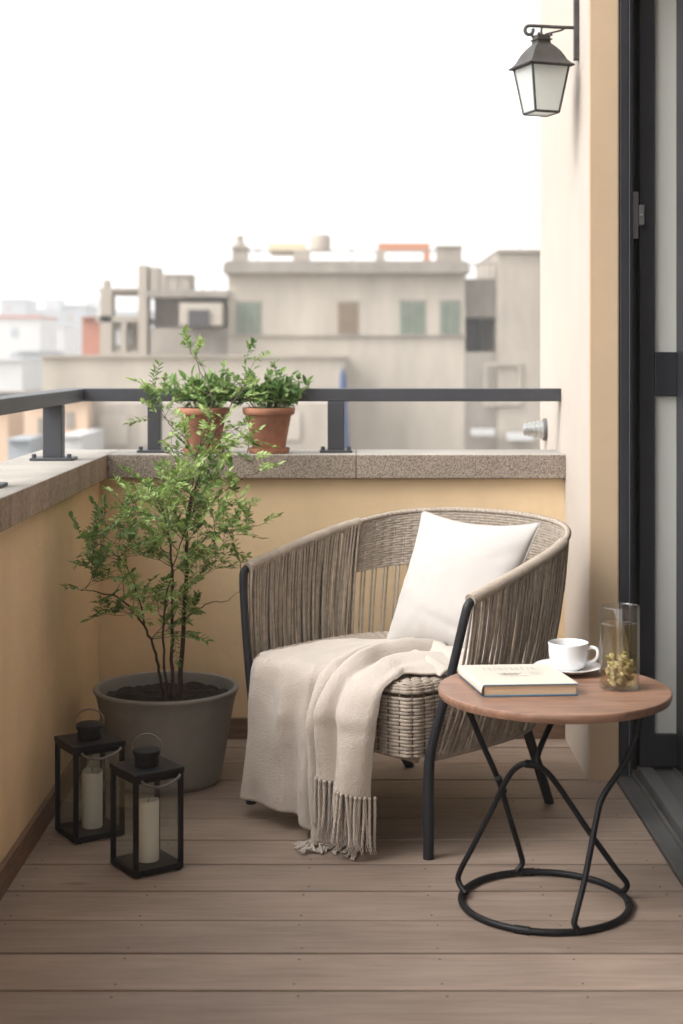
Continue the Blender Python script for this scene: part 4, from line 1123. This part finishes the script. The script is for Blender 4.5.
    each('window', M_B2, t, ((165,180,418,440),(202,216,420,442)), Y=51, front=.06, d=-.02)
    t = thing('terrace_block', (-8, 47, G0), 'lower cream block with stained patches in front of the long beige terrace wall', 'building')
    mb = MB(); bx(mb, 88, 330, 403, None, Y=47, d=3.5); mb.build('wall', M_B2, t, smooth=0)
    each('panel', M_B1, t, ((100,128,415,445),(140,156,420,446),(268,300,412,440)), Y=47, front=.07, d=-.03)
    t = thing('peach_house', (-14, 60, G0), 'peach coloured house with a small dark window seen under the left handrail', 'house')
    mb = MB(); bx(mb, 24, 87, 400, None, Y=46, d=4); mb.build('wall', M_B4, t, smooth=0)
    mb = MB(); bx(mb, 22, 89, 397, 400.5, Y=46, d=4.2, front=.2); mb.build('roof_slab', M_B1, t, smooth=0)
    mb = MB(); each('window', M_B3, t, ((38,50,418,434),(66,74,412,428)), Y=46, front=.05, d=-.01)
    # scattered distant houses
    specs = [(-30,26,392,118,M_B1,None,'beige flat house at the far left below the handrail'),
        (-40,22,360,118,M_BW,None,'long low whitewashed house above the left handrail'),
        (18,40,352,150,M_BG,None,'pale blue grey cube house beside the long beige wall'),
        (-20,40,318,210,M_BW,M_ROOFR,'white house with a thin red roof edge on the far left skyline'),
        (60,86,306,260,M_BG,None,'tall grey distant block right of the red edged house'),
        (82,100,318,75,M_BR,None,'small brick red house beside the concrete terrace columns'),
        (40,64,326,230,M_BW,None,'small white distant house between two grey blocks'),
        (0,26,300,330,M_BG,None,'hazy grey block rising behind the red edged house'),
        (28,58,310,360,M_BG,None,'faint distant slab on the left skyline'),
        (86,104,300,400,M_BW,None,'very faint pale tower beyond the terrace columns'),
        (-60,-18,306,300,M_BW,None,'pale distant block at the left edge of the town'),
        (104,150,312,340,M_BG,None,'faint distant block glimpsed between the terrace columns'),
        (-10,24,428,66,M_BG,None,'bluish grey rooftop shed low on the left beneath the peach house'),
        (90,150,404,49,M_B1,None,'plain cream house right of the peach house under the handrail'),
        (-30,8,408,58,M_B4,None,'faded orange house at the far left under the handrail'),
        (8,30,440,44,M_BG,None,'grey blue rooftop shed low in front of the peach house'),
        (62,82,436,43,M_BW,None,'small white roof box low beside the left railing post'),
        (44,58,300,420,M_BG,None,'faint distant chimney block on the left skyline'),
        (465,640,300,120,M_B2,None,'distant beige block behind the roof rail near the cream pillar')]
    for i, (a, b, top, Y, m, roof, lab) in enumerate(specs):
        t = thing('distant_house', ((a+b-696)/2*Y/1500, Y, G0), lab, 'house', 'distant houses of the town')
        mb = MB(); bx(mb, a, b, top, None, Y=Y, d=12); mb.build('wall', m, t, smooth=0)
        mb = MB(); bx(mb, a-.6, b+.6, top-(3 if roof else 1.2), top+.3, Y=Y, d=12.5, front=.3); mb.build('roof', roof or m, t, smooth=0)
        mb = MB(); rr = random.Random(i); k = Y/1500; step = 3.4/k; wy = top + 1.4/k; any_ = False
        while wy < min(top + 5*step, 460):
            wx = a + 1.2/k
            while wx < b - 2.2/k:
                if rr.random() < .8: mb = MB(); bx(mb, wx, wx + 1.1/k, wy, wy + 1.3/k, Y=Y, front=.05, d=-.01); mb.build('window', M_B3 if m is not M_BW else M_BG, t, smooth=0)
                wx += 3.1/k
            wy += step
    mb = MB(); mb.add([(-3000,-500,G0),(3000,-500,G0),(3000,5000,G0),(-3000,5000,G0)], [(0,1,2,3)])
    tag(mb.build('ground', pm('dusty town ground', (.30,.27,.24), .95, vscale=.05, vamt=.3), smooth=0), kind='structure')
    mb = MB(); rows = []
    for j in range(8):
        rows.append([(-1500 + 50*i, 1500 + j*60, G0 + (j*16 + 10*noise.noise(Vector((i*.25, j*.4, 0)))*j*.5 if j < 6 else (9-j)*24)) for i in range(61)])
    mb.grid(rows); tag(mb.build('hills', pm('far hills', (.20,.22,.20), .95), smooth=60), kind='structure')
build_town()

# ---------------------------------------------------------------- air
HAZE = .0015
if HAZE:
    mb = MB(); mb.box((-700, -60, G0-1), (700, 2200, 150))
    m = bpy.data.materials.new('haze'); m.use_nodes = True; nt = m.node_tree; nt.nodes.remove(nt.nodes['Principled BSDF'])
    v = nt.nodes.new('ShaderNodeVolumePrincipled'); v.inputs['Color'].default_value = (.97, .97, .97, 1); v.inputs['Density'].default_value = HAZE; v.inputs['Anisotropy'].default_value = .0
    nt.links.new(v.outputs[0], nt.nodes['Material Output'].inputs['Volume'])
    h = mb.build('haze', m, smooth=0); tag(h, kind='stuff')

# ---------------------------------------------------------------- light, world, camera
SUN_EL, SUN_AZ = R(46), R(-112)     # azimuth measured from +Y towards +X
w = bpy.data.worlds.new('World'); scene.world = w; w.use_nodes = True
N, L = w.node_tree.nodes, w.node_tree.links
sky = N.new('ShaderNodeTexSky'); sky.sky_type = 'NISHITA'; sky.sun_disc = False
sky.sun_elevation = SUN_EL; sky.sun_rotation = SUN_AZ; sky.dust_density = 4; sky.air_density = 1.0; sky.ozone_density = 1
hs = N.new('ShaderNodeHueSaturation'); hs.inputs['Saturation'].default_value = .10
L.new(sky.outputs[0], hs.inputs['Color']); L.new(hs.outputs[0], N['Background'].inputs['Color'])
N['Background'].inputs['Strength'].default_value = .15
ld = bpy.data.lights.new('sun', 'SUN'); ld.energy = .5; ld.angle = R(24); ld.color = (1, .96, .90)
lo = bpy.data.objects.new('sun', ld); COL.objects.link(lo)
sd = Vector((math.sin(SUN_AZ)*math.cos(SUN_EL), math.cos(SUN_AZ)*math.cos(SUN_EL), math.sin(SUN_EL)))
lo.rotation_euler = sd.to_track_quat('Z', 'Y').to_euler(); lo.location = (-3, 1, 6)

cd = bpy.data.cameras.new('camera'); cam = bpy.data.objects.new('camera', cd); COL.objects.link(cam)
cam.location = (0, 0, EYE); cam.rotation_euler = (R(90), 0, 0)
cd.sensor_fit = 'HORIZONTAL'; cd.sensor_width = 24; cd.lens = 1500/683*24
cd.shift_x = -6.5/683; cd.shift_y = -156/683
cd.clip_start = .05; cd.clip_end = 8000
cd.dof.use_dof = True; cd.dof.focus_distance = 3.85; cd.dof.aperture_fstop = 3.3
scene.camera = cam
vs = scene.view_settings; vs.view_transform = 'Standard'; vs.look = 'None'; vs.gamma = 1; vs.use_curve_mapping = False
vs.exposure = 1.68
scene.cycles.max_bounces = 10; scene.cycles.transparent_max_bounces = 24; scene.cycles.volume_bounces = 1
scene.cycles.caustics_refractive = False; scene.cycles.caustics_reflective = False
for o in scene.objects:
    if '_o' in o: del o['_o']
